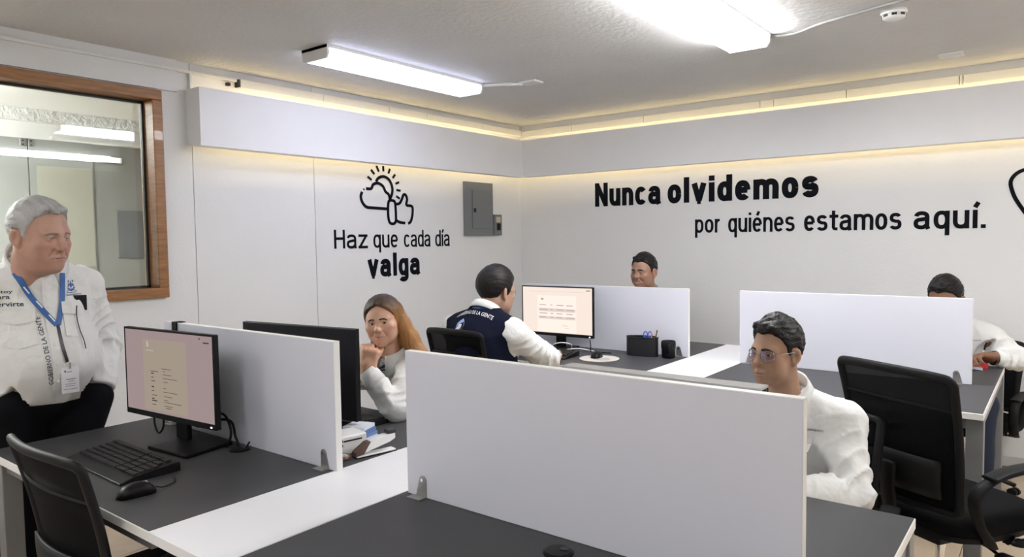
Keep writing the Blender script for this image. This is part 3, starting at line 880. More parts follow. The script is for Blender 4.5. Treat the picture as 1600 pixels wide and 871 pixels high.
for k, c in enumerate(((0.12, 0.2, 0.42), (0.75, 0.78, 0.85), (0.16, 0.26, 0.5), (0.75, 0.78, 0.85), (0.10, 0.18, 0.4))):
    boxo('note_sheets', -0.05, 0.05 - k * 0.004, -0.04, 0.04, k * 0.013, k * 0.013 + 0.012, mat('note_%d' % (k % 3), c, 0.5), nb).rotation_euler = (0, 0, 0.06 * (k - 2))
tr_ = thing('tape_ring', 'brown tape ring lying against the small white desk device', 'tape', (-1.875, 1.487, 0.7503))
ring = B(); tube(ring, [(0.022 * math.cos(a * PI / 12), 0.022 * math.sin(a * PI / 12), 0.008) for a in range(24)], 0.008, ry=0.004, upv=(0, 0, 1), closed=True)
obj('ring', ring, mat('tape_brown', (0.16, 0.07, 0.045), 0.35), tr_, smooth=True)
ring = B(); tube(ring, [(0.016 * math.cos(a * PI / 12), 0.016 * math.sin(a * PI / 12), 0.008) for a in range(24)], 0.007, ry=0.002, upv=(0, 0, 1), closed=True)
obj('core', ring, M['card'], tr_, smooth=True)

# pen holder, pens, mug on the far desk
ph = thing('desk_organizer', 'black mesh desk organizer before the smiling man\'s divider', 'pen holder', (-2.03, 3.905, 0.7503), R(8))
def oval(a, w_, d_): return (w_ * math.cos(a), d_ * math.sin(a))
hb = B()
ov = [oval(2 * PI * k / 32, 0.10, 0.045) for k in range(32)]
sheet(hb, [[(x, y, 0.0), (x, y, 0.115)] for x, y in ov], thick=0.0025, closed_u=True)
obj('oval_wall', hb, mat('organizer_net', (0.012, 0.012, 0.014), 0.3, bump=0.2, bscale=300), ph)
obj('floor_plate', prism(B(), [(x * 0.98, y * 0.98) for x, y in ov], 2, 0.0, 0.004), M['black'], ph)
rb = B(); tube(rb, [(x, y, 0.115) for x, y in ov], 0.0035, closed=True); obj('rim', rb, M['black_gloss'], ph, smooth=True)
boxo('partition', 0.030, 0.033, -0.042, 0.042, 0.004, 0.11, M['black'], ph)
def pen(label, loc, tilt, c, name='pen', L=0.15):
    t = thing(name, label, 'pen', loc)
    t.rotation_euler = tilt
    obj('barrel', lathe(B(), [(0.0015, 0.0), (0.004, 0.012), (0.004, L - 0.01), (0.003, L)], 10), c, t, smooth=True)
    obj('clip', box(B(), -0.001, 0.001, 0.004, 0.006, L - 0.045, L - 0.005), M['black'], t)
pen('orange pencil standing in the black desk organizer', (-1.97, 3.905, 0.756), (R(4), R(3), 0), mat('pen_orange', (0.75, 0.30, 0.14), 0.4), 'pencil', 0.152)
pen('dark brown pen leaning in the black desk organizer', (-1.962, 3.912, 0.756), (R(-3), R(9), 0), mat('pen_brown', (0.10, 0.05, 0.03), 0.4), 'pen', 0.158)
pen('white and teal pen at the right of the desk organizer', (-1.955, 3.92, 0.756), (R(3), R(10), 0), mat('pen_teal', (0.55, 0.65, 0.66), 0.4), 'pen', 0.14)
sc = thing('scissors', 'blue handled scissors standing in the black desk organizer', 'scissors', (-1.99, 3.90, 0.757), R(10))
sb2 = mat('scissor_blue', (0.05, 0.13, 0.60), 0.35)
for s in (-1, 1):
    rg = B(); tube(rg, [(s * 0.014 + 0.012 * math.cos(a * PI / 10), 0, 0.125 + 0.018 * math.sin(a * PI / 10)) for a in range(20)], 0.004, closed=True)
    obj('finger_loop', rg, sb2, sc, smooth=True)
    obj('blade', prism(B(), [(s * 0.002, 0.005), (s * 0.010, 0.10), (s * 0.004, 0.11), (-s * 0.004, 0.09)], 1, -0.001 + s * 0.001, 0.001 + s * 0.001), M['chrome'], sc)
mg = thing('mug', 'black mug beside the desk organizer', 'mug', (-1.862, 3.915, 0.7503), R(-60))
obj('cup', lathe(B(), [(0.036, 0.0), (0.040, 0.006), (0.040, 0.055), (0.043, 0.062), (0.043, 0.098), (0.040, 0.102), (0.037, 0.098), (0.036, 0.012)], 32), M['black'], mg, smooth=True)
tubeo('handle', [(0.040, 0, 0.080), (0.060, 0, 0.082), (0.068, 0, 0.055), (0.058, 0, 0.028), (0.040, 0, 0.025)], 0.006, M['black'], mg, sm=6)
boxo('mug_print', -0.043, -0.0405, -0.012, 0.012, 0.02, 0.05, M['print_grey'], mg)
wc = tag(tubeo('white_cable', [(-2.50, 3.83, 0.756), (-2.46, 3.77, 0.80), (-2.50, 3.72, 0.815), (-2.55, 3.70, 0.80), (-2.56, 3.72, 0.765), (-2.50, 3.75, 0.765), (-2.42, 3.79, 0.775), (-2.34, 3.85, 0.757)], 0.0035, M['white_plastic'], None, sm=8),
         'white cable curling below the cream lit monitor', 'cable')
tag(tubeo('black_cable', [(-2.36, 3.835, 0.83), (-2.352, 3.83, 0.79), (-2.348, 3.83, 0.754), (-2.30, 3.84, 0.754), (-2.22, 3.86, 0.754)], 0.003, M['black'], None, sm=8),
    'short black cable hanging at the right of the cream lit monitor', 'cable')

# paper and red eraser before the writing man
pp = thing('paper_sheet', 'white paper under the hand of the writing man', 'paper', (-0.42, 4.47, 0.7503), R(6))
boxo('sheet', -0.11, 0.09, -0.05, 0.12, 0.0, 0.0012, M['card'], pp)
gb = B(); sheet(gb, [[(-0.11 + 0.018 * i, -0.05, 0.001), (-0.11 + 0.018 * i, -0.065, 0.006 + 0.004 * math.sin(i)), (-0.11 + 0.018 * i, -0.07, 0.018)] for i in range(12)], thick=0.0008)
obj('curled_edge', gb, M['card'], pp)
er = thing('red_box', 'small red eraser block on the far right desk', 'eraser', (-0.335, 4.50, 0.7517), R(8))
boxo('block', -0.026, 0.026, -0.017, 0.017, 0.0, 0.026, mat('eraser_red', (0.70, 0.02, 0.035), 0.45), er, bevel=0.003)
boxo('sleeve', -0.0265, 0.0, -0.0175, 0.0175, 0.0, 0.0265, mat('eraser_red_dark', (0.60, 0.02, 0.03), 0.45), er, bevel=0.002)

# ================================================================== CHAIRS (face +Y, origin on the floor)
def make_chair(label):
    t = thing('office_chair', label, 'chair')
    # seat cushion
    n = 14
    bm = B()
    pts = []
    for k in range(40):
        a = 2 * PI * k / 40
        c, s = math.cos(a), math.sin(a)
        pts.append((0.245 * abs(c) ** 0.55 * (1 if c >= 0 else -1), 0.03 + 0.235 * abs(s) ** 0.55 * (1 if s >= 0 else -1)))
    lv = [(0.86, 0.425), (1.0, 0.44), (1.0, 0.47), (0.96, 0.492), (0.85, 0.503), (0.5, 0.497), (0.0, 0.494)]
    rings = [[bm.verts.new((x * f, (y - 0.03) * f + 0.03, z)) for x, y in pts] for f, z in lv[:-1]]
    for a, b in zip(rings, rings[1:]):
        for i in range(40): bm.faces.new((a[i], a[(i + 1) % 40], b[(i + 1) % 40], b[i]))
    bm.faces.new(rings[0][::-1]); bm.faces.new(rings[-1])
    obj('seat', bm, M['fabric'], t, smooth=True)
    obj('seat_shell', prism(B(), [(x * 0.9, (y - 0.03) * 0.9 + 0.03) for x, y in pts], 2, 0.405, 0.428), M['black_matte'], t, bevel=0.004)
    # back: curved sheet z .50 - 1.0
    def bp(u, v):      # u -1..1, v 0..1
        hw = 0.212 + 0.026 * v
        z = 0.515 + 0.485 * v - 0.012 * (abs(u) ** 3) * v
        y = -0.215 - 0.075 * v - 0.035 * math.sin(v * PI) * -0.4 + 0.035 * abs(u) ** 2
        return Vector((u * hw, y, z))
    def corner(su, sv, n=5):      # rounded corner in (u, v)
        out = []
        for k in range(n + 1):
            a = k / n * PI / 2
            out.append((su * (0.90 + 0.10 * math.sin(a)), (0.955 + 0.045 * math.cos(a)) if sv else (0.045 - 0.045 * math.cos(a))))
        return out
    uv = [(u / 10, 0) for u in range(-8, 9)] + corner(1, 0) + [(1, v / 12) for v in range(1, 12)] + corner(1, 1)[::-1] + [(u / 10, 1) for u in range(8, -9, -1)] + corner(-1, 1) + [(-1, v / 12) for v in range(11, 0, -1)] + corner(-1, 0)[::-1]
    loop = [bp(u, v) for u, v in uv]
    fb = B()
    tube(fb, loop, 0.012, ry=0.016, upv=(0, 1, 0.15), closed=True, seg=10)
    obj('back_frame', fb, M['black_matte'], t, smooth=True)
    nb_ = B(); sheet(nb_, [[bp(u / 8, v / 8 * 0.76) for v in range(9)] for u in range(-8, 9)], thick=0.004)
    obj('back_net', nb_, M['net'], t, smooth=True)
    nb_ = B(); sheet(nb_, [[bp(u / 8, 0.76 + 0.24 * v / 4) for v in range(5)] for u in range(-8, 9)], thick=0.002)
    obj('head_net', nb_, M['net_thin'], t, smooth=True)
    nb_ = B(); sheet(nb_, [[bp(u / 8 * 0.97, 0.755 + 0.02 * v) + Vector((0, -0.004, 0)) for v in range(2)] for u in range(-8, 9)], thick=0.004)
    obj('cross_band', nb_, M['black_matte'], t)
    lb = B(); sheet(lb, [[bp(u / 6 * 0.8, 0.10 + 0.28 * v / 4) + Vector((0, -0.020 - 0.006 * math.sin(PI * v / 4), 0)) for v in range(5)] for u in range(-6, 7)], thick=0.010)
    obj('lumbar_pad', lb, M['black_matte'], t, smooth=True)
    tubeo('back_bar', [(0, 0.0, 0.40), (0, -0.16, 0.395), (0, -0.235, 0.44), (0, -0.265, 0.56), (0, -0.262, 0.66)], 0.032, M['black_matte'], t, sm=6, ry=0.012, upv=(1, 0, 0))
    mt_ = boxo('maker_tag', -0.135, -0.098, -0.250, -0.247, 0.508, 0.526, M['card'], t)
    boxo('tag_print', -0.120, -0.102, -0.2505, -0.250, 0.513, 0.521, M['print_grey'], mt_)
    for s in (-1, 1):
        path = [(s * 0.20, 0.06, 0.402), (s * 0.262, 0.07, 0.405), (s * 0.278, 0.17, 0.44), (s * 0.283, 0.225, 0.53), (s * 0.285, 0.215, 0.63), (s * 0.286, 0.16, 0.668), (s * 0.286, 0.0, 0.672), (s * 0.280, -0.12, 0.655), (s * 0.268, -0.185, 0.60), (s * 0.262, -0.15, 0.50), (s * 0.25, -0.08, 0.42), (s * 0.20, -0.05, 0.402)]
        arm = B()
        tube(arm, spline(path, 7), 0.024, ry=0.010, upv=(1, 0, 0.0), seg=8)
        ao = obj('armrest', arm, M['black_matte'], t, smooth=True)
        pad = B(); tube(pad, spline([(s * 0.286, 0.19, 0.674), (s * 0.288, 0.08, 0.683), (s * 0.288, -0.05, 0.682), (s * 0.282, -0.14, 0.664)], 6), 0.030, ry=0.008, upv=(1, 0, 0), seg=10)
        obj('arm_pad', pad, M['black_matte'], ao, smooth=True)
    boxo('tilt_mechanism', -0.09, 0.09, -0.12, 0.12, 0.355, 0.406, M['black_matte'], t, bevel=0.008)
    lv_ = tubeo('lever', [(0.08, 0.02, 0.375), (0.16, 0.02, 0.365), (0.22, 0.02, 0.345)], 0.006, M['black'], t, sm=4)
    obj('lever_paddle', lathe(B(), [(0.012, 0.20), (0.022, 0.22), (0.022, 0.255), (0.010, 0.27)], 12, (0, 0.02, 0.342), axis=0), M['black_matte'], lv_, smooth=True)
    obj('gas_lift', lathe(B(), [(0.016, 0.36), (0.016, 0.20), (0.025, 0.20), (0.027, 0.11)], 20), M['chrome'], t, smooth=False)
    obj('base_hub', lathe(B(), [(0.026, 0.16), (0.042, 0.13), (0.044, 0.075), (0.03, 0.07)], 20), M['black'], t, smooth=False)
    for k in range(5):
        a = 2 * PI * k / 5 + 0.3
        c, s = math.cos(a), math.sin(a)
        lg = tubeo('base_leg', [(0.03 * c, 0.03 * s, 0.108), (0.16 * c, 0.16 * s, 0.095), (0.29 * c, 0.29 * s, 0.072)], [0.026, 0.022, 0.016], M['black'], t, ry=0.014, upv=(-s, c, 0))
        wh = B()
        for sd_ in (-1, 1):
            px, py = 0.285 * c - sd_ * 0.014 * s, 0.285 * s + sd_ * 0.014 * c
            rg0 = [(px + 0.026 * math.cos(q * PI / 8) * c - s * w_, py + 0.026 * math.cos(q * PI / 8) * s + c * w_, 0.027 + 0.026 * math.sin(q * PI / 8)) for w_ in (-0.008, 0.008) for q in range(16)]
            vs_ = [wh.verts.new(p) for p in rg0]
            wh.faces.new(vs_[:16]); wh.faces.new(vs_[16:][::-1])
            for q in range(16): wh.faces.new((vs_[q], vs_[(q + 1) % 16], vs_[16 + (q + 1) % 16], vs_[16 + q]))
        obj('caster', wh, M['black'], lg)
    return t
CH_G = 'black net back office chairs'
chairs = [('black office chair turned to the right, empty, at far right', (-0.345, 3.04), -32),
          ('black office chair pushed against the foreground left desk, partly cut off', (-2.16, 0.97), 0),
          ('black office chair behind the man in the navy vest', (-2.495, 2.98), -2),
          ('black office chair under the woman with long hair', (-2.30, 2.28), 180),
          ('black office chair behind the man with round glasses', (-0.72, 2.50), 184),
          ('black office chair of the smiling man by the back wall', (-2.48, 4.80), 180),
          ('black office chair of the writing man at the back wall', (-0.45, 4.93), 172)]
proto = None
for lab, (cx, cy), a in chairs:
    c = make_chair(lab) if proto is None else copy_tree(proto)
    proto = proto or c
    c.location = (cx, cy, 0.0)
    c.rotation_euler = (0, 0, R(a))
    c.scale = (0.82, 1, 1.0) if 'navy' in lab else (1, 1, 0.93) if 'cut off' in lab else (1, 1, 0.82) if ('woman' in lab or 'round glasses' in lab or 'writing' in lab) else (1, 1, 1)
    tag(c, lab, 'chair', CH_G)

# ================================================================== IMPLICIT SURFACES (for people)
def smin(a, b, k):
    h = np.maximum(k - np.abs(a - b), 0.0) / k
    return np.minimum(a, b) - h * h * k * 0.25
def smax(a, b, k):
    return -smin(-a, -b, k)
def s_ell(Q, c, r):
    p = (Q - np.asarray(c, float)) / np.asarray(r, float)
    k0 = np.sqrt((p * p).sum(1)) + 1e-9
    q = p / np.asarray(r, float)
    k1 = np.sqrt((q * q).sum(1)) + 1e-9
    return k0 * (k0 - 1.0) / k1
def s_sph(Q, c, r):
    return np.sqrt(((Q - np.asarray(c, float)) ** 2).sum(1)) - r
def s_cap(Q, a, b, ra, rb):
    a = np.asarray(a, float); b = np.asarray(b, float)
    ab = b - a
    t = np.clip(((Q - a) @ ab) / (ab @ ab + 1e-12), 0, 1)
    d = Q - a - t[:, None] * ab
    return np.sqrt((d * d).sum(1)) - (ra + (rb - ra) * t)
def s_chain(Q, pts, rs, k=0.01):
    d = None
    for i in range(len(pts) - 1):
        e = s_cap(Q, pts[i], pts[i + 1], rs[i], rs[i + 1])
        d = e if d is None else smin(d, e, k)
    return d
def s_fcap(Q, a, b, ra, rb, f, k):
    """capsule flattened along unit vector f by factor k (<1)"""
    f = np.asarray(f, float)
    a = np.asarray(a, float); b = np.asarray(b, float)
    def sq(X): return X + np.outer((X - a) @ f, f) * (1.0 / k - 1.0)
    return s_cap(sq(Q), a, sq(b[None])[0], ra, rb) * (0.5 + 0.5 * k)
def s_box(Q, c, h, r):
    d = np.abs(Q - np.asarray(c, float)) - (np.asarray(h, float) - r)
    return np.sqrt((np.maximum(d, 0) ** 2).sum(1)) + np.minimum(d.max(1), 0) - r

def polygonize(fn, lo, hi, h, BS=8):
    """sparse surface nets: blocks far from the surface are skipped"""
    lo = np.asarray(lo, float)
    n = np.ceil((np.asarray(hi, float) - lo) / h).astype(int) + 1
    nb = -(-n // BS)
    bi = np.stack(np.meshgrid(*[np.arange(k) for k in nb], indexing='ij'), -1).reshape(-1, 3)
    for lev in (1,):
        cen = lo + (bi * BS + BS / 2) * h
        bi = bi[np.abs(fn(cen)) < h * BS * 0.87 * 1.35 + 0.003]
    r = np.arange(BS + 1)
    loc = np.stack(np.meshgrid(r, r, r, indexing='ij'), -1).reshape(-1, 3)
    NN = (nb * BS + 3).astype(np.int64)
    def key(c): return (c[..., 0] * NN[1] + c[..., 1]) * NN[2] + c[..., 2]
    VK, VP, QS = [], [], []
    for s in range(0, len(bi), 150):
        blk = bi[s:s + 150] * BS
        idx = blk[:, None, :] + loc[None]
        v = fn((lo + idx.reshape(-1, 3) * h)).reshape(-1, BS + 1, BS + 1, BS + 1)
        v = np.where(v == 0, 1e-9, v)
        g = v < 0
        cs = sum(g[:, i:i + BS, j:j + BS, k:k + BS].astype(np.int8) for i in (0, 1) for j in (0, 1) for k in (0, 1))
        ci = np.argwhere((cs > 0) & (cs < 8))
        if len(ci):
            o = blk[ci[:, 0]]
            C = {(i, j, k): v[ci[:, 0], ci[:, 1] + i, ci[:, 2] + j, ci[:, 3] + k] for i in (0, 1) for j in (0, 1) for k in (0, 1)}
            acc = np.zeros((len(ci), 3)); cnt = np.zeros(len(ci))
            for ax in range(3):
                for a in (0, 1):
                    for b in (0, 1):
                        p0 = [a, b]; p0.insert(ax, 0); p1 = [a, b]; p1.insert(ax, 1)
                        v0, v1 = C[tuple(p0)], C[tuple(p1)]
                        m_ = (v0 < 0) != (v1 < 0)
                        t = np.where(m_, v0 / np.where(m_, v0 - v1, 1), 0)
                        off = np.zeros((len(ci), 3)); off[:] = p0; off[:, ax] = t
                        acc += off * m_[:, None]; cnt += m_
            VK.append(key((ci[:, 1:] + o).astype(np.int64))); VP.append(lo + (ci[:, 1:] + o + acc / cnt[:, None]) * h)
        for ax in range(3):
            sl0 = [slice(None)] + [slice(0, BS)] * 3; sl1 = [slice(None)] + [slice(0, BS)] * 3; sl1[ax + 1] = slice(1, BS + 1)
            g0, g1 = g[tuple(sl0)], g[tuple(sl1)]
            ei = np.argwhere(g0 != g1)
            if not len(ei): continue
            fl = g0[tuple(ei.T)]
            e = (ei[:, 1:] + blk[ei[:, 0]]).astype(np.int64)
            a1, a2 = [q for q in range(3) if q != ax]
            d1 = np.zeros(3, np.int64); d1[a1] = 1; d2 = np.zeros(3, np.int64); d2[a2] = 1
            q = np.stack([key(e - d1 - d2), key(e - d2), key(e), key(e - d1)], 1)
            if ax == 1: fl = ~fl
            q[~fl] = q[~fl][:, ::-1]
            QS.append(q)
    VK = np.concatenate(VK); VP = np.concatenate(VP); QS = np.concatenate(QS)
    uk, ix = np.unique(VK, return_index=True)
    V = VP[ix]
    pos = np.searchsorted(uk, QS); pos = np.clip(pos, 0, len(uk) - 1)
    ok = (uk[pos] == QS).all(1)
    return V, pos[ok]

def join_vf(parts):
    V, F, n = [], [], 0
    for v, f in parts:
        V.append(v); F.append(f + n); n += len(v)
    return np.concatenate(V), np.concatenate(F)

def vf_obj(name, V, F, m, parent, origin, color=None):
    me = bpy.data.meshes.new(name)
    V = V - np.asarray(origin, float)
    me.vertices.add(len(V)); me.vertices.foreach_set('co', V.astype(np.float32).ravel())
    me.loops.add(F.size); me.loops.foreach_set('vertex_index', F.astype(np.int32).ravel())
    me.polygons.add(len(F)); me.polygons.foreach_set('loop_start', np.arange(0, F.size, 4, dtype=np.int32))
    me.polygons.foreach_set('loop_total', np.full(len(F), 4, np.int32)) if False else None
    me.update(calc_edges=True)
    me.validate()
    if color is not None and len(me.vertices) == len(V):
        a = me.color_attributes.new('Col', 'FLOAT_COLOR', 'POINT')
        a.data.foreach_set('color', np.concatenate([color, np.ones((len(color), 1))], 1).astype(np.float32).ravel())
    me.materials.append(m)
    me.shade_smooth()
    return link(name, me, parent)

# smooth pseudo-random field for cloth folds and hair
_rs = np.random.RandomState(7)
_ND = _rs.normal(size=(24, 3)); _ND /= np.linalg.norm(_ND, axis=1)[:, None]
_NP = _rs.uniform(0, 6.28, 24)
def field(P, f, s=0, n=6):
    r = 0
    for i in range(n):
        j = (s + i) % 24
        r = r + np.sin(P @ (_ND[j] * f * (0.75 + 0.5 * ((i * 7) % 5) / 4)) + _NP[j])
    return r / n
def ridges(P, f, s=0):
    """crease-like field 0..1"""
    w = P + 0.25 / f * 3 * np.stack([field(P, f * 0.7, s + 3, 4), field(P, f * 0.7, s + 9, 4), field(P, f * 0.7, s + 15, 4)], 1)
    return 1.0 - np.abs(field(w, f, s, 4)) * 2.2

def unit(v):
    v = np.asarray(v, float)
    return v / np.linalg.norm(v)
def frame(f, u=(0, 0, 1)):
    """columns right, forward, up"""
    f = unit(f)
    r = unit(np.cross(f, np.asarray(u, float)))
    return np.stack([r, f, np.cross(r, f)], 1)
def rotm(axis, a):
    return np.array(Matrix.Rotation(a, 3, Vector(axis)))

class Head:
    """s scale, c centre (between the eyes' height and skull), yaw/pitch/roll in degrees; yaw: world angle of the gaze"""
    def __init__(s, c, yaw, pitch=0, roll=0, sc=1.0, **F):
        s.c = np.asarray(c, float); s.sc = sc
        R0 = frame((math.cos(R(yaw)), math.sin(R(yaw)), 0))
        s.R = R0 @ rotm((1, 0, 0), R(pitch)) @ rotm((0, 1, 0), R(roll))
        d = dict(jaw=1.0, cheek=1.0, nose=1.0, smile=0.0, eye=1.0, lip=1.0, wide=1.0, chin=1.0, brow=1.0, neck=1.0, double=0.0, bags=0.0, age=0.0, curve=0.0)
        d.update(F); s.F = d
    def loc(s, P): return ((P - s.c) @ s.R) / s.sc
    def wld(s, Q): return s.c + (np.asarray(Q, float) * s.sc) @ s.R.T
    def lips(s, Q):
        F = s.F; sm = F['smile']
        w = 0.022 + 0.007 * sm
        X = np.abs(Q[:, 0])
        Z = Q[:, 2] - (sm * 0.010 + F['curve'] * 0.006) * (X / 0.026) ** 2
        Q2 = np.stack([Q[:, 0], Q[:, 1] + 0.008 * (X / 0.026) ** 2, Z], 1)
        o = 0.0055 * max(sm - 0.3, 0)
        up = s_ell(Q2, (0, 0.0885, -0.0640 + o), (w, 0.0105, 0.0052 * F['lip']))
        lw = s_ell(Q2, (0, 0.0865, -0.0745 - o), (w * 0.86, 0.0115, 0.0066 * F['lip']))
        gap = s_ell(Q2, (0, 0.099, -0.0690), (w * 1.08, 0.012, 0.0012 + 0.0062 * max(sm - 0.3, 0)))
        return up, lw, gap
    def d(s, P):
        Q = s.loc(P); F = s.F
        A = np.stack([np.abs(Q[:, 0]), Q[:, 1], Q[:, 2]], 1)      # mirrored
        w = F['wide']
        d = s_ell(Q, (0, -0.012, 0.036), (0.0755 * w, 0.096, 0.087))
        d = smin(d, s_ell(Q, (0, 0.026, -0.018), (0.0640 * w, 0.066, 0.086)), 0.03)
        d = smin(d, s_ell(Q, (0, 0.024, -0.066), (0.0530 * F['jaw'], 0.060, 0.046)), 0.03)
        d = smin(d, s_cap(A, (0.048 * F['jaw'], -0.008, -0.050), (0.012, 0.066, -0.099), 0.017, 0.015), 0.03)
        d = smin(d, s_sph(Q, (0, 0.0735, -0.098), 0.0175 * F['chin']), 0.022)
        d = smin(d, s_ell(A, (0.043 * w, 0.056, -0.024), (0.021 * F['cheek'], 0.020 * F['cheek'], 0.018)), 0.024)
        if F['smile']:
            d = smin(d, s_ell(A, (0.040, 0.068, -0.036), (0.015, 0.014, 0.013)), 0.016)
        # lower cheek
        d = smin(d, s_ell(A, (0.040, 0.046, -0.058), (0.018 * F['cheek'], 0.022 * F['cheek'], 0.024)), 0.026)
        # muzzle
        d = smin(d, s_ell(Q, (0, 0.068, -0.067), (0.030, 0.024, 0.026)), 0.02)
        # brow
        d = smin(d, s_cap(A, (0.010, 0.0845, 0.0165), (0.044, 0.070, 0.0175), 0.0085 * F['brow'], 0.0075 * F['brow']), 0.020)
        # sockets
        d = smax(d, -s_ell(A, (0.0315, 0.098, 0.001), (0.0175, 0.018, 0.0105)), 0.014)
        # nose
        n = F['nose']
        nd = s_cap(Q, (0, 0.082, 0.016), (0, 0.1035, -0.026), 0.0075, 0.0100 * n)
        nd = smin(nd, s_sph(Q, (0, 0.1045, -0.0305), 0.0118 * n), 0.010)
        nd = smin(nd, s_ell(A, (0.0125 * n, 0.0935, -0.034), (0.0078 * n, 0.0100, 0.0075)), 0.008)
        nd = smax(nd, -s_ell(A, (0.0068 * n, 0.0985, -0.0430), (0.0036, 0.0052, 0.0040)), 0.003)
        d = smin(d, nd, 0.013)
        # eyelids with a slit
        lid = s_ell(A, (0.0315, 0.0735, 0.0005), (0.0165, 0.0155, 0.0135))
        d = smin(d, lid, 0.006)
        zc = A[:, 2] - 0.0005 - 0.0016 * ((A[:, 0] - 0.0315) / 0.014)
        Q3 = np.stack([A[:, 0], A[:, 1], zc], 1)
        e = max(F['eye'], 0.05)
        d = smax(d, -s_ell(Q3, (0.0315, 0.090, 0.0), (0.0142, 0.016, 0.0050 * e)), 0.0016)
        d = smin(d, s_cap(A, (0.0205, 0.083, 0.0095), (0.044, 0.074, 0.0085), 0.0035, 0.0035), 0.006)     # upper lid fold
        if F['bags']:
            d = smin(d, s_cap(A, (0.022, 0.0825, -0.0125), (0.042, 0.0745, -0.0125), 0.0035, 0.0035), 0.006)
        # lips
        up, lw, gap = s.lips(Q)
        d = smin(d, up, 0.007); d = smin(d, lw, 0.007)
        d = smax(d, -gap, 0.003)
        d = smax(d, -s_cap(Q, (0, 0.099, -0.053), (0, 0.097, -0.058), 0.0025, 0.003), 0.006)   # philtrum
        # nasolabial folds
        k = 0.5 + F['age'] + F['smile']
        d = smax(d, -s_cap(A, (0.0195, 0.0935, -0.036), (0.0335 + 0.004 * F['smile'], 0.0815, -0.062), 0.0012 * k, 0.0014 * k), 0.010)
        # ears
        Ce = np.array([0.0755 * w, -0.010, -0.010])
        E = A - Ce
        ca, sa = math.cos(0.45), math.sin(0.45)
        E = np.stack([ca * E[:, 0] + sa * E[:, 1], -sa * E[:, 0] + ca * E[:, 1], E[:, 2] + 0.15 * E[:, 1]], 1)
        ear = s_ell(E, (0.004, -0.004, 0.004), (0.0075, 0.0185, 0.0290))
        ear = smin(ear, s_ell(E, (0.003, 0.004, -0.022), (0.0058, 0.0095, 0.0115)), 0.008)
        ear = smax(ear, -s_ell(E, (0.0115, 0.002, 0.005), (0.0062, 0.0105, 0.0185)), 0.005)
        d = smin(d, ear, 0.006)
        # neck
        nk = F['neck']
        d = smin(d, s_cap(Q, (0, -0.022, -0.060), (0, -0.045, -0.160), 0.0545 * nk, 0.0560 * nk), 0.028)
        if F['double']:
            d = smin(d, s_ell(Q, (0, 0.030, -0.108), (0.046, 0.040, 0.026 * F['double'])), 0.03)
        return d * s.sc
    def colors(s, P, skin, lip, shadow=None, stubble=0.0, blush=0.0):
        Q = s.loc(P)
        A = np.stack([np.abs(Q[:, 0]), Q[:, 1], Q[:, 2]], 1)
        up, lw, gap = s.lips(Q)
        m_ = np.clip(1 - (np.minimum(up, lw) + 0.0005) / 0.0025, 0, 1)[:, None]
        skin = np.asarray(skin, float); lip = np.asarray(lip, float)
        C = np.repeat(skin[None], len(P), 0)
        if blush:
            b = np.exp(-((np.linalg.norm((A - [0.042, 0.075, -0.03]) / [0.022, 0.03, 0.018], axis=1)) ** 2))[:, None]
            n_ = np.exp(-((np.linalg.norm((A - [0.0, 0.108, -0.03]) / [0.014, 0.02, 0.014], axis=1)) ** 2))[:, None]
            C = C * (1 - blush * np.maximum(b, n_) * np.array([0.0, 0.32, 0.32]))
        if stubble:
            b = np.clip(1 - np.abs(Q[:, 2] + 0.085) / 0.05, 0, 1) * np.clip((Q[:, 1] - 0.0) / 0.04, 0, 1)
            C = C * (1 - stubble * b[:, None] * np.array([0.5, 0.42, 0.35]))
        # nostril / inner mouth stay skin; teeth are separate
        return C * (1 - m_) + lip * m_

def sphere_vf(c, r, n=16, axis=(0, 1, 0)):
    bm = B(); bmesh.ops.create_uvsphere(bm, u_segments=n * 2, v_segments=n, radius=r)
    return bm

EYE_W = mat('eye_white', (0.72, 0.70, 0.67), 0.15)
def eye_mat(name, col):
    return mat(name, col, 0.08, coat=0.5)
def add_eyes(H, parent, origin, look=(0, 0), iris=(0.05, 0.025, 0.012)):
    for sx in (-1, 1):
        c = H.wld((sx * 0.0315, 0.0722, 0.0005))
        bm = B(); bmesh.ops.create_uvsphere(bm, u_segments=20, v_segments=12, radius=0.0128 * H.sc)
        o = obj('eye', bm, EYE_W, parent, smooth=True); o.location = Vector(c - np.asarray(origin))
        d = unit(H.R @ np.array([math.sin(R(look[0])), math.cos(R(look[0])) * math.cos(R(look[1])), math.sin(R(look[1]))]))
        fr = frame(d)
        for nm, rr, off, m_ in (('iris', 0.0062, 0.0112, eye_mat('iris_brown', iris)), ('pupil', 0.0029, 0.0124, M['black_gloss'])):
            b2 = B()
            pr = [(rr * 0.02, 0.0014), (rr * 0.6, 0.0011), (rr, 0.0), (rr * 0.9, -0.002)]
            lathe(b2, [(a * H.sc, z * H.sc) for a, z in pr], 16)
            Mx = Matrix(np.stack([fr[:, 0], fr[:, 2], d], 1).tolist()).to_4x4()
            bmesh.ops.transform(b2, matrix=Matrix.Translation(Vector(d * off * H.sc)) @ Mx, verts=b2.verts)
            obj(nm, b2, m_, o, smooth=True)

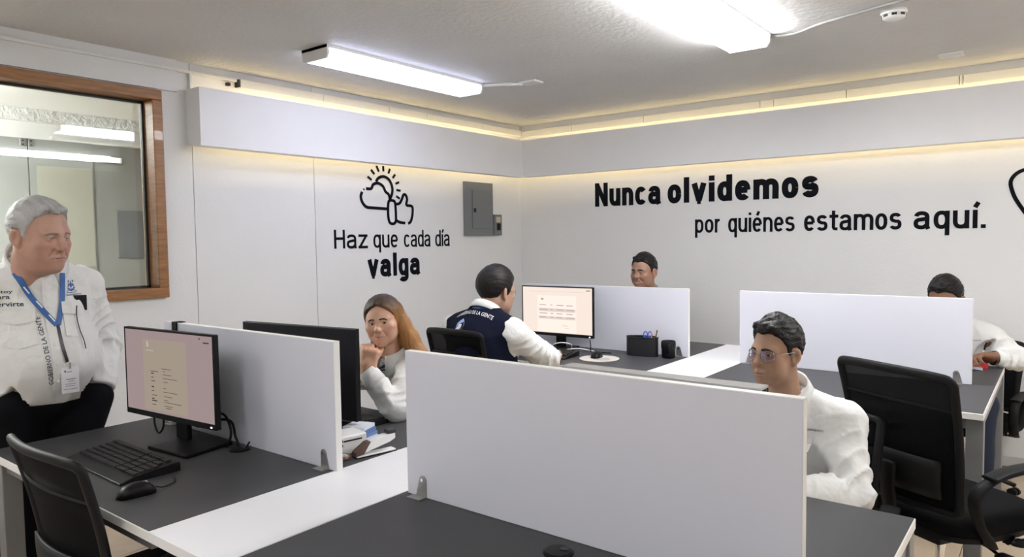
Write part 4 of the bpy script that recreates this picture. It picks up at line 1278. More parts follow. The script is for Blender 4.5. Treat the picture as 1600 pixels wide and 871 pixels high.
def add_brows(H, parent, origin, m_, th=1.0, lift=0.0, flat=0.0):
    """eyebrows: thin tapered tufts lying on the brow"""
    for sx in (-1, 1):
        pts, rs = [], []
        for k in range(9):
            t = k / 8
            x = 0.013 + 0.036 * t
            z = 0.0175 + lift + (0.006 - flat) * math.sin(PI * min(1, t * 0.75 + 0.1)) - 0.006 * t * t
            # march to the surface
            y = 0.12
            q = np.array([[sx * x, yy, z] for yy in np.linspace(0.12, 0.03, 91)])
            dd = H.d(H.wld(q))
            hit = np.argmax(dd < 0.0004)
            pts.append(Vector(H.wld(q[hit]) - np.asarray(origin)))
            rs.append((0.0042 if t < 0.6 else 0.0042 * (1.25 - t) / 0.65 + 0.0006) * th * H.sc)
        bm = B(); tube(bm, pts, rs, seg=8, ry=0.0022 * H.sc, upv=tuple(H.R[:, 2]))
        obj('eyebrow', bm, m_, parent, smooth=True)

# hand: wrist w, direction d (to the knuckles), palm normal n (the side the fingers close to), thumb side t
def hand_sdf(P, w, d, n, t, sc=1.0, curl=(30, 40, 30), spread=0.0, thumb=(35, 20), each=None):
    w = np.asarray(w, float); d = unit(d)
    n = unit(np.asarray(n, float) - d * np.dot(n, d))
    sg = np.sign(np.dot(np.cross(d, n), t)) or 1
    t = np.cross(d, n) * sg
    Q = ((P - w) @ np.stack([t, d, -n], 1)) / sc            # x thumb side, y along, z back of hand
    D = s_box(Q, (0.0, 0.050, 0.0), (0.038, 0.044, 0.0135), 0.0130)
    D = smin(D, s_cap(Q, (0.0, -0.03, 0), (0.0, 0.02, 0), 0.0255, 0.026), 0.02)
    D = smin(D, s_ell(Q, (0.022, 0.030, -0.010), (0.016, 0.028, 0.013)), 0.012)      # thumb ball
    xs = (0.030, 0.0105, -0.0095, -0.0285)
    Ls = (0.072, 0.080, 0.074, 0.058)
    rr = (0.0092, 0.0094, 0.0090, 0.0080)
    for i in range(4):
        c = each[i] if each else curl
        a = 0.0
        p = np.array([xs[i], 0.088 - 0.004 * abs(i - 1.2), 0.002])
        pts = [p]
        sp = spread * (1.2 - i) * 0.12
        for frac, ang in zip((0.46, 0.30, 0.24), c):
            a += R(ang)
            p = p + Ls[i] * frac * np.array([sp * math.cos(a), math.cos(a), -math.sin(a)])
            pts.append(p)
        r_ = rr[i]
        fd = s_chain(Q, pts, [r_ * 1.08, r_, r_ * 0.93, r_ * 0.82], 0.004)
        D = np.where(fd < 0.02, smin(D, fd, 0.005), np.minimum(D, fd))
    ta, tb = R(thumb[0]), R(thumb[1])
    p0 = np.array([0.026, 0.022, -0.006])
    p1 = p0 + 0.042 * np.array([math.sin(ta), math.cos(ta), -math.sin(tb)])
    p2 = p1 + 0.030 * np.array([math.sin(ta * 0.55), math.cos(ta * 0.55), -math.sin(tb * 1.5)])
    p3 = p2 + 0.024 * np.array([math.sin(ta * 0.15), math.cos(ta * 0.15), -math.sin(tb * 2.0)])
    D = smin(D, s_chain(Q, [p0, p1, p2, p3], [0.0135, 0.0118, 0.0105, 0.0085], 0.004), 0.007)
    return D * sc

# ================================================================== PEOPLE
SKIN = mat('skin', (0.5, 0.3, 0.2), 0.48, attr='Col', sss=0.08, bump=0.08, bscale=260, bdist=0.002, var=0.05, vscale=45)
SHIRT = mat('white_shirt_cloth', (0.74, 0.74, 0.725), 0.8, bump=0.75, bscale=15, bdist=0.014, detail=2.5)
NAVY = mat('navy_vest_cloth', (0.006, 0.008, 0.022), 0.9, bump=0.3, bscale=22, bdist=0.01, spec=0.15)
TROUSER = mat('black_trouser_cloth', (0.006, 0.006, 0.008), 0.9, bump=0.3, bscale=20, bdist=0.01, spec=0.12)
JEANS = mat('dark_blue_trouser_cloth', (0.012, 0.020, 0.045), 0.8, bump=0.3, bscale=20, bdist=0.01)
SHOE = mat('black_shoe_leather', (0.012, 0.011, 0.010), 0.3)
def hair_mat(name, rough=0.38, spec=0.5, ang=0.0, amt=0.8, long=(9, 1, 2.0)):
    """strands: noise drawn out along the combing direction"""
    m = mat(name, (0.02, 0.02, 0.02), rough, attr='Col', spec=spec)
    nt = m.node_tree
    tc = nt.nodes.new('ShaderNodeTexCoord'); mp = nt.nodes.new('ShaderNodeMapping')
    mp.vector_type = 'TEXTURE'
    mp.inputs['Rotation'].default_value = (0, 0, R(ang)); mp.inputs['Scale'].default_value = long
    n = nt.nodes.new('ShaderNodeTexNoise'); n.inputs['Scale'].default_value = 330; n.inputs['Detail'].default_value = 3
    bp = nt.nodes.new('ShaderNodeBump'); bp.inputs['Strength'].default_value = amt; bp.inputs['Distance'].default_value = 0.004
    nt.links.new(tc.outputs['Object'], mp.inputs['Vector']); nt.links.new(mp.outputs[0], n.inputs['Vector'])
    nt.links.new(n.outputs['Fac'], bp.inputs['Height']); nt.links.new(bp.outputs[0], nt.nodes['Principled BSDF'].inputs['Normal'])
    return m
HAIR_DARK = hair_mat('dark_hair', 0.40, 0.25, 70, 0.7)
HAIR_GREY = hair_mat('grey_hair', 0.55, 0.4, 22, 1.0)
HAIR_LONG = hair_mat('long_brown_hair', 0.38, 0.4, 0, 0.8, (1, 1, 10))
BROW_DARK = mat('dark_eyebrow', (0.012, 0.009, 0.008), 0.7)
BROW_GREY = mat('grey_eyebrow', (0.24, 0.20, 0.18), 0.7)
WIRE = mat('spectacle_wire', (0.30, 0.27, 0.24), 0.25, metal=0.9)

YS = [-0.2, -0.044, -0.034, -0.028, 0.006, 0.010, 0.022, 0.028, 0.045, 0.068, 0.09, 0.2]
def hairline(zs):
    return lambda y: np.interp(y, YS, zs)
LINE_MAN = [-0.070, -0.062, -0.03, 0.026, 0.026, -0.010, -0.010, 0.028, 0.058, 0.080, 0.086, 0.086]

def hair_short(H, top=0.018, side=0.006, back=0.009, line=LINE_MAN, front=0.0, seed=0, part=None, amp=1.0, quiff=0.0, sweep=0.0):
    hl = hairline(line)
    def d(P):
        Q = H.loc(P)
        w = H.F['wide']
        b = s_ell(Q, (0, -0.014, 0.036), (0.0755 * w + side, 0.097 + back, 0.087 + side))
        t = s_ell(Q, (sweep, -0.008 + front, 0.050), (0.068 * w + side, 0.090 + front, 0.078 + top))
        b = smin(b, t, 0.02)
        if quiff:
            b = smin(b, s_cap(Q, (-0.035, 0.066, 0.098), (0.038, 0.064, 0.104), 0.018 * quiff, 0.016 * quiff), 0.02)
        # combed strands
        S = Q * np.array([1.0, 0.22, 0.5])
        b = b - amp * (0.0026 * field(S, 330, seed, 4) + 0.0022 * field(S, 760, seed + 5, 4))
        if part is not None:
            b = smax(b, -(s_cap(Q, (part, 0.07, 0.122), (part * 0.9, -0.04, 0.142), 0.006, 0.004)), 0.006)
        x = np.abs(Q[:, 0])
        zl = hl(Q[:, 1]) - 0.010 * np.clip((0.03 - x) / 0.03, 0, 1) * (Q[:, 1] > 0.04) + 0.002 * field(Q, 500, seed + 2, 3)
        return smax(b, (zl - Q[:, 2]) * 0.75, 0.007) * H.sc
    return d

def add_hair(H, parent, origin, d, m_, col, h=0.0032, lo=(-.13, -.16, -.13), hi=(.13, .16, .19), name='hair'):
    cs = np.array([H.wld((x, y, z)) for x in (lo[0], hi[0]) for y in (lo[1], hi[1]) for z in (lo[2], hi[2])])
    V, F = polygonize(d, cs.min(0), cs.max(0), h)
    C = col(V) if callable(col) else np.repeat(np.asarray(col, float)[None], len(V), 0)
    return vf_obj(name, V, F, m_, parent, origin, C)

def glasses(H, parent, origin, round_=True, lens=None):
    g = bpy.data.objects.new('glasses', None); COL.objects.link(g); g.parent = parent
    T = lambda q: Vector(H.wld(q) - np.asarray(origin))
    for s in (-1, 1):
        cx, ry, rz_ = 0.0335, 0.0245, 0.0215
        pts = [T((s * cx + ry * math.cos(a), 0.098 - 0.020 * (abs(s * cx + ry * math.cos(a)) / 0.06) ** 2, -0.003 + rz_ * math.sin(a))) for a in np.linspace(0, 2 * PI, 28, endpoint=False)]
        bm = B(); tube(bm, pts, 0.0014 * H.sc, closed=True, seg=6)
        obj('rim', bm, WIRE, g, smooth=True)
        if lens:
            lb = B(); vs_ = [lb.verts.new(p) for p in pts]; lb.faces.new(vs_)
            bmesh.ops.solidify(lb, geom=list(lb.faces), thickness=0.0008)
            obj('lens', lb, lens, g)
        tubeo('temple', [T((s * 0.058, 0.081, 0.006)), T((s * 0.074, 0.055, 0.008)), T((s * 0.081, 0.0, 0.008)), T((s * 0.082, -0.012, -0.004))], 0.0013 * H.sc, WIRE, g, sm=5, seg=6)
    tubeo('bridge', [T((-0.010, 0.0975, 0.003)), T((0, 0.101, 0.006)), T((0.010, 0.0975, 0.003))], 0.0013 * H.sc, WIRE, g, sm=5, seg=6)
    return g

LENS = mat('lens_glass', (1, 1, 1), 0.03, trans=1.0)
_n = LENS.node_tree
_g = _n.nodes.new('ShaderNodeBsdfGlossy'); _g.inputs['Roughness'].default_value = 0.03; _g.inputs[0].default_value = (0.55, 0.55, 1.0, 1)
_t = _n.nodes.new('ShaderNodeBsdfTransparent')
_m = _n.nodes.new('ShaderNodeMixShader'); _m.inputs[0].default_value = 0.13
_n.links.new(_t.outputs[0], _m.inputs[1]); _n.links.new(_g.outputs[0], _m.inputs[2]); _n.links.new(_m.outputs[0], _n.nodes['Material Output'].inputs[0])

class Rig:
    """joints in world metres; f = chest forward"""
    def __init__(s, f, N, C, W, Pv, sh, el, wr, hip, kn, an, wch=0.165, wwa=0.155, wpe=0.165, flat=0.68, arm=(0.064, 0.054, 0.041), belly=None, leg=(0.088, 0.066, 0.050), fold=1.0, seed=0):
        s.f = unit((f[0], f[1], 0)); s.up = unit(np.asarray(N, float) - np.asarray(W, float))
        for k, v in dict(N=N, C=C, W=W, Pv=Pv).items(): setattr(s, k, np.asarray(v, float))
        for k, v in dict(sh=sh, el=el, wr=wr, hip=hip, kn=kn, an=an).items(): setattr(s, k, [np.asarray(q, float) for q in v])
        s.wch, s.wwa, s.wpe, s.flat, s.arm, s.belly, s.leg, s.fold, s.seed = wch, wwa, wpe, flat, arm, belly, leg, fold, seed
    def torso(s, P, grow=0.0):
        f = unit(s.f - s.up * np.dot(s.f, s.up))
        d = s_fcap(P, s.C, s.W, s.wch + grow, s.wwa + grow, f, s.flat)
        d = smin(d, s_fcap(P, s.W, s.Pv, s.wwa + grow, s.wpe + grow, f, s.flat + 0.06), 0.05)
        for q in s.sh:
            d = smin(d, s_cap(P, s.N - s.up * 0.035, q, 0.062 + grow, s.arm[0] * 0.97 + grow), 0.055)
        nk = getattr(s, 'nk', 0.06)
        d = smin(d, s_cap(P, s.N - s.up * 0.06, s.N + s.up * 0.002, nk + 0.018 + grow, nk + 0.006 + grow), 0.035)
        if s.belly: d = smin(d, s_ell(P, s.belly[0], np.asarray(s.belly[1]) + grow), 0.08)
        return d
    def arms(s, P, grow=0.0, upto=1.0, which=(0, 1)):
        d = None
        for i in which:
            a, b, c = s.sh[i], s.el[i], s.wr[i]
            c = b + (c - b) * upto
            e = s_cap(P, a, b, s.arm[0] + grow, s.arm[1] + grow)
            e = smin(e, s_cap(P, b, c, s.arm[1] * 1.0 + grow, s.arm[2] + grow), 0.02)
            d = e if d is None else np.minimum(d, e)
        return d
    def folds(s, P):
        # soft drape everywhere, deeper creases gathered around elbows, arm pits and waist
        wgt = np.zeros(len(P))
        for q, r in [(s.sh[0] * 0.6 + s.C * 0.4, 0.12), (s.sh[1] * 0.6 + s.C * 0.4, 0.12), (s.W, 0.17)]:
            wgt = np.maximum(wgt, np.exp(-((P - q) ** 2).sum(1) / (r * r)))
        S = P * np.array([1.0, 1.0, 0.55])
        out = (0.0016 + 0.0042 * wgt) * ridges(S, 46, s.seed) + 0.0022 * field(P, 24, s.seed + 4)
        for i in (0, 1):
            for a, b, sg in ((s.sh[i], s.el[i], -1), (s.el[i], s.wr[i], 1)):
                ab = b - a
                L = np.linalg.norm(ab); ab = ab / L
                t = (P - a) @ ab
                rad = np.sqrt(np.maximum(((P - a) ** 2).sum(1) - t * t, 0))
                e1 = unit(np.cross(ab, [0.3, 0.5, 0.8])); e2 = np.cross(ab, e1)
                th = np.arctan2((P - a) @ e2, (P - a) @ e1)
                dist = (L - t) if sg < 0 else t
                ph = t / 0.062 * 3.14 + 2.0 * np.sin(th + 1.3 * i + s.seed) + 4.5 * field(P, 22, s.seed + 7 + i, 4)
                v = (1.0 - np.abs(np.sin(ph))) ** 1.6 - 0.3
                am = (0.0020 + 0.0062 * np.exp(-(dist / 0.10) ** 2)) * np.clip((0.12 - rad) / 0.03, 0, 1) * np.clip((t + 0.03) / 0.05, 0, 1) * np.clip((L + 0.03 - t) / 0.05, 0, 1)
                out = out + am * v
        return s.fold * 1.6 * out
    def shirt(s, P):
        d = smin(s.torso(P), s.arms(P), 0.035) - s.folds(P)
        return s.cuts(d, P)
    def cuts(s, d, P):
        # flat neck hole, open sleeve ends
        nn = ((P - s.N) ** 2).sum(1) < 0.115 ** 2
        d = np.where(nn, smax(d, (P - s.N) @ s.up - 0.016, 0.010), d)
        for i in (0, 1):
            dr = unit(s.wr[i] - s.el[i])
            near = ((P - s.wr[i]) ** 2).sum(1) < 0.10 ** 2
            d = np.where(near, smax(d, (P - s.wr[i] - dr * 0.004) @ dr, 0.006), d)
        return d
    def legs(s, P, grow=0.0):
        d = s_ell(P, s.Pv, (s.wpe + grow, s.wpe * 0.85 + grow, 0.13 + grow)) if abs(s.f[1]) > 0.7 else s_ell(P, s.Pv, (s.wpe * 0.85 + grow, s.wpe + grow, 0.13 + grow))
        for i in (0, 1):
            e = s_cap(P, s.hip[i], s.kn[i], s.leg[0] + grow, s.leg[1] + grow)
            e = smin(e, s_cap(P, s.kn[i], s.an[i], s.leg[1] + grow, s.leg[2] + grow), 0.03)
            d = smin(d, e, 0.03)
        return d
    def bounds(s, pts, m):
        A = np.array(pts)
        return A.min(0) - m, A.max(0) + m

def bvh_of(V, F):
    return BVHTree.FromPolygons([Vector(v) for v in V], [tuple(f) for f in F.tolist()])

def drape(bm, bvh, O, U, Vv, D, off, origin, thick=None):
    """lay a flat bmesh (x,y) on a surface: O + x U + y V, cast along D"""
    O, U, Vv, D = Vector(O), Vector(U).normalized(), Vector(Vv).normalized(), Vector(D).normalized()
    for v in bm.verts:
        p = O + U * v.co.x + Vv * v.co.y
        h = bvh.ray_cast(p - D * 0.5, D, 1.2)
        e = v.co.z
        if h[0] is not None: v.co = h[0] - D * (off + e) - Vector(origin)
        else: v.co = p - Vector(origin)
    return bm

def flat_text(s, w, hgt, bold=0.0, center=True):
    bm = text_bm(s, 0.1, bold=bold)
    fit_bm(bm, -w / 2 if center else 0.0, w / 2 if center else w, 0, hgt)
    return bm

def flat_poly(polys):
    bm = B()
    for p in polys:
        bm.faces.new([bm.verts.new((x, y, 0)) for x, y in p])
    return bm

def ribbon_on(bvh, pts, D, width, off, origin, name, m_, parent, n=8, thick=0.0015):
    P = spline(pts, n)
    D = Vector(D).normalized()
    g = []
    for i, p in enumerate(P):
        t = (P[min(i + 1, len(P) - 1)] - P[max(i - 1, 0)]).normalized()
        sd = t.cross(D).normalized()
        row = []
        for k in (-1, -0.33, 0.33, 1):
            q = p + sd * k * width / 2
            h = bvh.ray_cast(q - D * 0.5, D, 1.2)
            row.append((h[0] if h[0] is not None else q) - D * off - Vector(origin))
        g.append(row)
    # ease the strip over creases
    for _ in range(3):
        g2 = [[v.copy() for v in r] for r in g]
        for i in range(1, len(g) - 1):
            for j in range(4):
                av = (g[i - 1][j] + g[i + 1][j]) / 2
                if (av - g[i][j]).dot(-D) > 0: g2[i][j] = g[i][j] * 0.5 + av * 0.5
        g = g2
    bm = B(); sheet(bm, g, thick=thick)
    return obj(name, bm, m_, parent, smooth=False), g

CREST = [[(-0.5, 0.1), (-0.2, -0.25), (0.0, -0.3), (0.2, -0.25), (0.5, 0.1), (0.3, 0.15), (0.12, -0.05), (0.0, 0.0), (-0.12, -0.05), (-0.3, 0.15)],
         [(-0.42, 0.22), (-0.25, 0.2), (-0.1, 0.42), (-0.22, 0.62)], [(0.42, 0.22), (0.25, 0.2), (0.1, 0.42), (0.22, 0.62)],
         [(-0.09, 0.1), (0.09, 0.1), (0.13, 0.45), (0.0, 0.85), (-0.13, 0.45)], [(-0.35, 0.7), (-0.22, 0.68), (-0.15, 0.9), (-0.3, 0.92)], [(0.35, 0.7), (0.22, 0.68), (0.15, 0.9), (0.3, 0.92)],
         [(-0.6, -0.38), (0.6, -0.38), (0.5, -0.46), (-0.5, -0.46)], [(0.3, -0.1), (0.62, -0.3), (0.55, -0.34), (0.22, -0.16)], [(-0.3, -0.1), (-0.62, -0.3), (-0.55, -0.34), (-0.22, -0.16)]]
def crest_bm(sz):
    return flat_poly([[(x * sz, y * sz) for x, y in p] for p in CREST])

def collar(rig, H, parent, origin, m_, spread=1.0, tall=1.0, r=None, lift=0.0, dr=0.0):
    """shirt collar: stand plus folded flap with two points at the front"""
    ax = unit(H.wld((0, -0.03, -0.09)) - (rig.N - rig.up * 0.02))
    ax = unit(ax * 0.6 + np.array([0, 0, 0.4]))
    f = unit(rig.f - ax * np.dot(rig.f, ax)); rr = np.cross(f, ax)
    r = r or 0.060 * H.F['neck'] * H.sc + 0.013
    r += dr
    c0 = rig.N + f * 0.006 + ax * (0.026 + lift)
    g = []
    for k in range(37):
        ph = R(-163 + 326 * k / 36)
        fr = max(0.0, (abs(math.degrees(ph)) - 95) / 68)
        dirv = -f * math.cos(ph) + rr * math.sin(ph)
        sink = -0.020 * (1 - math.cos(ph)) * 0.9
        def pt(rad, z): return Vector(c0 + dirv * rad + ax * (z * tall + sink) - np.asarray(origin))
        g.append([pt(r + 0.001, -0.022), pt(r - 0.002, 0.006), pt(r - 0.003, 0.030), pt(r + 0.003, 0.034), pt(r + 0.011, 0.014 - 0.006 * fr), pt(r + 0.019 + 0.016 * fr, -0.010 - 0.034 * fr * spread)])
    bm = B(); sheet(bm, g, thick=0.0022)
    return obj('collar', bm, m_, parent, smooth=True)

def build_person(label, base, H, rig, skin, lip, hands=(), shirt_m=SHIRT, trouser_m=TROUSER, blush=0.25, stubble=0.0, hh=0.0028, hs=0.0075, shirt_name='shirt', look=(0, 0), brow=BROW_DARK, browth=1.0, browflat=0.0, coll=True, eyes=True, bulge=()):
    t = thing('person', label, 'person', (base[0], base[1], 0.0))
    O = (base[0], base[1], 0.0)
    sc = H.sc
    rig.nk = 0.060 * H.F['neck'] * sc
    lowneck = H.wld((0, -0.04, -0.17))
    cs = np.array([H.wld((x, y, z)) for x in (-.105, .105) for y in (-.125, .125) for z in (-.19, .14)])
    parts = []
    V, F = polygonize(H.d, cs.min(0), cs.max(0), hh * sc)
    Cc = [H.colors(V, skin, lip, stubble=stubble, blush=blush)]
    parts.append((V, F))
    for hd in hands:
        w = np.asarray(hd['w'], float)
        Vh, Fh = polygonize(lambda P: hand_sdf(P, **hd), w - 0.20, w + 0.20, 0.0030)
        parts.append((Vh, Fh)); Cc.append(np.repeat(np.asarray(skin, float)[None] * np.array([1.0, 0.97, 0.95]), len(Vh), 0))
    # covered body: torso, arms and legs under the clothes
    def inner(P):
        d = smin(smax(rig.torso(P, -0.022), rig.Pv[2] - P[:, 2], 0.02), rig.arms(P, -0.018, 0.97), 0.03)
        return smin(d, rig.legs(P, -0.026), 0.03)
    lo, hi = rig.bounds([rig.N, rig.Pv] + rig.sh + rig.el + rig.wr + rig.kn + rig.an, 0.2)
    Vb, Fb = polygonize(inner, lo, hi, 0.016)
    parts.append((Vb, Fb)); Cc.append(np.repeat(np.asarray(skin, float)[None], len(Vb), 0))
    Va, Fa = join_vf(parts)
    body = vf_obj('body', Va, Fa, SKIN, t, O, np.concatenate(Cc))
    if eyes: add_eyes(H, body, O, look)
    add_brows(H, body, O, brow, browth, flat=browflat)
    lo, hi = rig.bounds([rig.N, rig.Pv] + rig.sh + rig.el + rig.wr, 0.22)
    zcut = rig.Pv[2] - 0.03
    def shirt(P): return smax(rig.shirt(P), zcut - P[:, 2], 0.02)
    Vs, Fs = polygonize(shirt, lo, hi, hs)
    so = vf_obj(shirt_name, Vs, Fs, shirt_m, t, O)
    bv = bvh_of(Vs, Fs)
    if coll: collar(rig, H, so, O, shirt_m, **(coll if isinstance(coll, dict) else {}))
    lo, hi = rig.bounds([rig.Pv] + rig.hip + rig.kn + rig.an, 0.19)
    def lg(P):
        d = rig.legs(P, 0.004)
        for a, b, ra, rb in bulge: d = smin(d, s_cap(P, a, b, ra, rb), 0.04)
        return d
    def trou(P): return smax(smax(lg(P) - 0.6 * rig.folds(P), P[:, 2] - rig.Pv[2] - 0.10, 0.01), 0.05 - P[:, 2], 0.01)
    Vt, Ft = polygonize(trou, lo, hi, 0.011)
    vf_obj('trousers', Vt, Ft, trouser_m, t, O)
    for i in (0, 1):
        a = rig.an[i]
        fd = np.array([rig.f[0], rig.f[1], 0.0])
        toe = np.array([a[0], a[1], 0.042]) + fd * 0.155; heel = np.array([a[0], a[1], 0.042]) - fd * 0.045
        def shoe(P): return smax(smin(s_cap(P, heel, toe, 0.044, 0.046), s_cap(P, a * np.array([1, 1, 0]) + [0, 0, 0.10], heel * 0.6 + toe * 0.4, 0.040, 0.046), 0.03), 0.001 - P[:, 2], 0.006)
        V2, F2 = polygonize(shoe, np.minimum(heel, toe) - 0.09, np.maximum(heel, toe) + 0.14, 0.010)
        vf_obj('shoe', V2, F2, SHOE, t, O)
    return t, so, bv, O

def placket(so, bv, rig, O, top, bottom, D, m_=SHIRT, n=6):
    ribbon_on(bv, [top, (Vector(top) + Vector(bottom)) / 2, bottom], D, 0.034, 0.0008, O, 'placket', m_, so, thick=0.0016)
    for k in range(n):
        p = Vector(top).lerp(Vector(bottom), (k + 0.5) / n)
        h = bv.ray_cast(p - Vector(D).normalized() * 0.4, Vector(D).normalized(), 1.0)
        if h[0] is None: continue
        bm = lathe(B(), [(0.0055, 0.0), (0.0055, 0.002), (0.0045, 0.0028)], 12)
        q = (-Vector(D)).to_track_quat('Z', 'Y').to_matrix().to_4x4()
        bmesh.ops.transform(bm, matrix=Matrix.Translation(h[0] - Vector(D).normalized() * 0.0022 - Vector(O)) @ q, verts=bm.verts)
        obj('button', bm, M['white_plastic'], so)

def pocket(so, bv, O, c, U, Vv, D, w=0.105, hgt=0.12, m_=SHIRT, flap=True):
    bm = B()
    nx, ny = 8, 8
    g = [[bm.verts.new((-w / 2 + w * i / nx, -hgt + hgt * j / ny + (0.014 * abs(2 * i / nx - 1) if j == 0 else 0), 0.0)) for j in range(ny + 1)] for i in range(nx + 1)]
    fs = [bm.faces.new((g[i][j], g[i + 1][j], g[i + 1][j + 1], g[i][j + 1])) for i in range(nx) for j in range(ny)]
    r_ = bmesh.ops.extrude_face_region(bm, geom=fs)
    for v in r_['geom']:
        if isinstance(v, bmesh.types.BMVert): v.co.z = 0.004
    drape(bm, bv, c, U, Vv, D, 0.0, O)
    po = obj('pocket', bm, m_, so, smooth=False)
    if flap:
        bm = B()
        g = [[bm.verts.new((-w * 0.53 + w * 1.06 * i / nx, 0.010 - 0.045 * j / 4 * (1.0 if 0 else 1) - (0.012 * (1 - abs(2 * i / nx - 1)) if j == 4 else 0), 0.005)) for j in range(5)] for i in range(nx + 1)]
        fs = [bm.faces.new((g[i][j], g[i][j + 1], g[i + 1][j + 1], g[i + 1][j])) for i in range(nx) for j in range(4)]
        r_ = bmesh.ops.extrude_face_region(bm, geom=fs)
        for v in r_['geom']:
            if isinstance(v, bmesh.types.BMVert): v.co.z = 0.009
        drape(bm, bv, c, U, Vv, D, 0.0, O)
        obj('pocket_flap', bm, m_, so)

def cuff(rig, i, so, O, m_=SHIRT, L=0.055):
    a, b = rig.el[i], rig.wr[i]
    d = unit(b - a)
    fr = frame(d, (0.1, 0.2, 1.0))
    g = []
    r0 = rig.arm[2] + 0.004
    for k in range(25):
        an = 2 * PI * k / 24
        dv = fr[:, 0] * math.cos(an) + fr[:, 2] * math.sin(an)
        g.append([Vector(b - d * L + dv * (r0 + 0.0045) - np.asarray(O)), Vector(b - d * L * 0.5 + dv * (r0 + 0.002) - np.asarray(O)), Vector(b + d * 0.010 + dv * (r0 - 0.001) - np.asarray(O)), Vector(b + d * 0.010 + dv * (r0 - 0.006) - np.asarray(O))])
    bm = B(); sheet(bm, g[:-1], thick=0.0025, closed_u=True)
    obj('cuff', bm, m_, so, smooth=True)

def dark_col(c=(0.012, 0.010, 0.009)):
    return np.asarray(c)
def ring_lanyard(rig, H, parent, O, r=0.081, drop=0.045, w=0.008):
    ax = unit(H.wld((0, -0.03, -0.09)) - (rig.N - rig.up * 0.02)); ax = unit(ax * 0.6 + np.array([0, 0, 0.4]))
    f = unit(rig.f - ax * np.dot(rig.f, ax)); rr = np.cross(f, ax)
    g = []
    for k in range(33):
        ph = R(-150 + 300 * k / 32)
        c = rig.N + (-f * math.cos(ph) + rr * math.sin(ph)) * (r + 0.012 * max(0, -math.cos(ph))) + ax * (0.012 - drop * (1 - math.cos(ph)) * 0.5)
        g.append([Vector(c - ax * w - np.asarray(O)), Vector(c + ax * w - unit(c - rig.N) * 0.003 - np.asarray(O))])
    bm = B(); sheet(bm, g, thick=0.0015)
    return obj('lanyard', bm, M['blue'], parent, smooth=True)

# ------------------------------------------------------------------ 1. standing grey-haired man
H1 = Head((-3.075, 1.045, 1.512), 22, -9, 2, 1.075, wide=1.05, jaw=1.16, nose=1.18, age=0.7, bags=1, double=0.9, eye=0.42, neck=1.16, lip=0.75, cheek=1.08, chin=1.05, curve=-0.5)
r1 = Rig((1.0, -0.10), (-3.160, 1.050, 1.415), (-3.205, 1.075, 1.205), (-3.195, 1.075, 1.00), (-3.235, 1.075, 0.885),
         [(-3.215, 1.240, 1.305), (-3.215, 0.895, 1.305)], [(-3.245, 1.325, 1.045), (-3.27, 0.80, 1.04)], [(-3.125, 1.258, 0.885), (-3.14, 0.875, 0.885)],
         [(-3.24, 1.165, 0.84), (-3.24, 0.985, 0.84)], [(-3.225, 1.175, 0.46), (-3.225, 0.985, 0.46)], [(-3.26, 1.185, 0.09), (-3.26, 0.98, 0.09)],
         wch=0.172, wwa=0.172, wpe=0.180, flat=0.80, belly=((-3.17, 1.075, 1.03), (0.145, 0.165, 0.15)), arm=(0.070, 0.062, 0.050), leg=(0.104, 0.080, 0.068), seed=1, fold=1.2)
p1, s1, b1, O1 = build_person('grey-haired man in a white shirt and blue lanyard standing by the window', (-3.22, 1.075), H1, r1, (0.47, 0.27, 0.20), (0.36, 0.16, 0.13),
                              hands=[dict(w=(-3.127, 1.252, 0.872), d=(-0.05, -0.35, -0.9), n=(-0.6, -0.6, 0), t=(0.7, 0, 0), sc=0.9, curl=(15, 15, 10), thumb=(8, 10)), dict(w=(-3.142, 0.885, 0.872), d=(-0.05, 0.35, -0.9), n=(-0.6, 0.6, 0), t=(0.7, 0, 0), sc=0.9, curl=(15, 15, 10), thumb=(8, 10))],
                              blush=0.45, hs=0.0056, hh=0.0026, brow=BROW_GREY, look=(-4, -22), browflat=0.003, browth=0.8,
                              bulge=[((-3.13, 1.235, 0.85), (-3.14, 1.19, 0.72), 0.066, 0.066), ((-3.14, 0.91, 0.85), (-3.15, 0.96, 0.72), 0.066, 0.066)])
LINE_OLD = [-0.070, -0.060, -0.03, 0.024, 0.024, -0.016, -0.014, 0.030, 0.066, 0.090, 0.098, 0.10]
def grey_col(V):
    Q = H1.loc(V)
    g = 0.5 + 0.5 * field(Q * np.array([1, 0.3, 0.5]), 300, 3, 4)
    return np.array([0.46, 0.455, 0.45])[None] * (0.72 + 0.4 * g)[:, None] * np.where(Q[:, 2] < 0.01, 1.12, 1.0)[:, None]
add_hair(H1, p1, O1, hair_short(H1, top=0.010, side=0.006, back=0.008, line=LINE_OLD, seed=2, amp=0.9, quiff=0.55, front=0.001), HAIR_GREY, grey_col)
D1_ = Vector((-1.0, 0.10, 0.0)); U1 = Vector((0.10, 1.0, 0)); Z1 = Vector((0, 0, 1))
placket(s1, b1, r1, O1, (-3.0, 1.050, 1.34), (-3.0, 1.062, 0.92), D1_)
pocket(s1, b1, O1, (-3.0, 1.168, 1.245), U1, Z1, D1_, w=0.135, hgt=0.135)
pocket(s1, b1, O1, (-3.0, 0.945, 1.225), U1, Z1, D1_, w=0.115, hgt=0.135)
obj('chest_print', drape(flat_text('GUANAJUATO', 0.062, 0.010, 0.001), b1, (-3.0, 1.150, 1.272), U1, Z1, D1_, 0.0015, O1), M['print_dark'], s1)
obj('chest_crest', drape(crest_bm(0.036), b1, (-3.0, 1.142, 1.302), U1, Z1, D1_, 0.0015, O1), M['crest'], s1)
for k, (wd, w_) in enumerate((('Estoy', 0.056), ('para', 0.047), ('servirte', 0.085))):
    obj('chest_print', drape(flat_text(wd, w_, 0.017, 0.0015, center=False), b1, (-3.0, 0.890, 1.292 - 0.023 * k), U1, Z1, D1_, 0.0015, O1), M['print_dark'], s1)
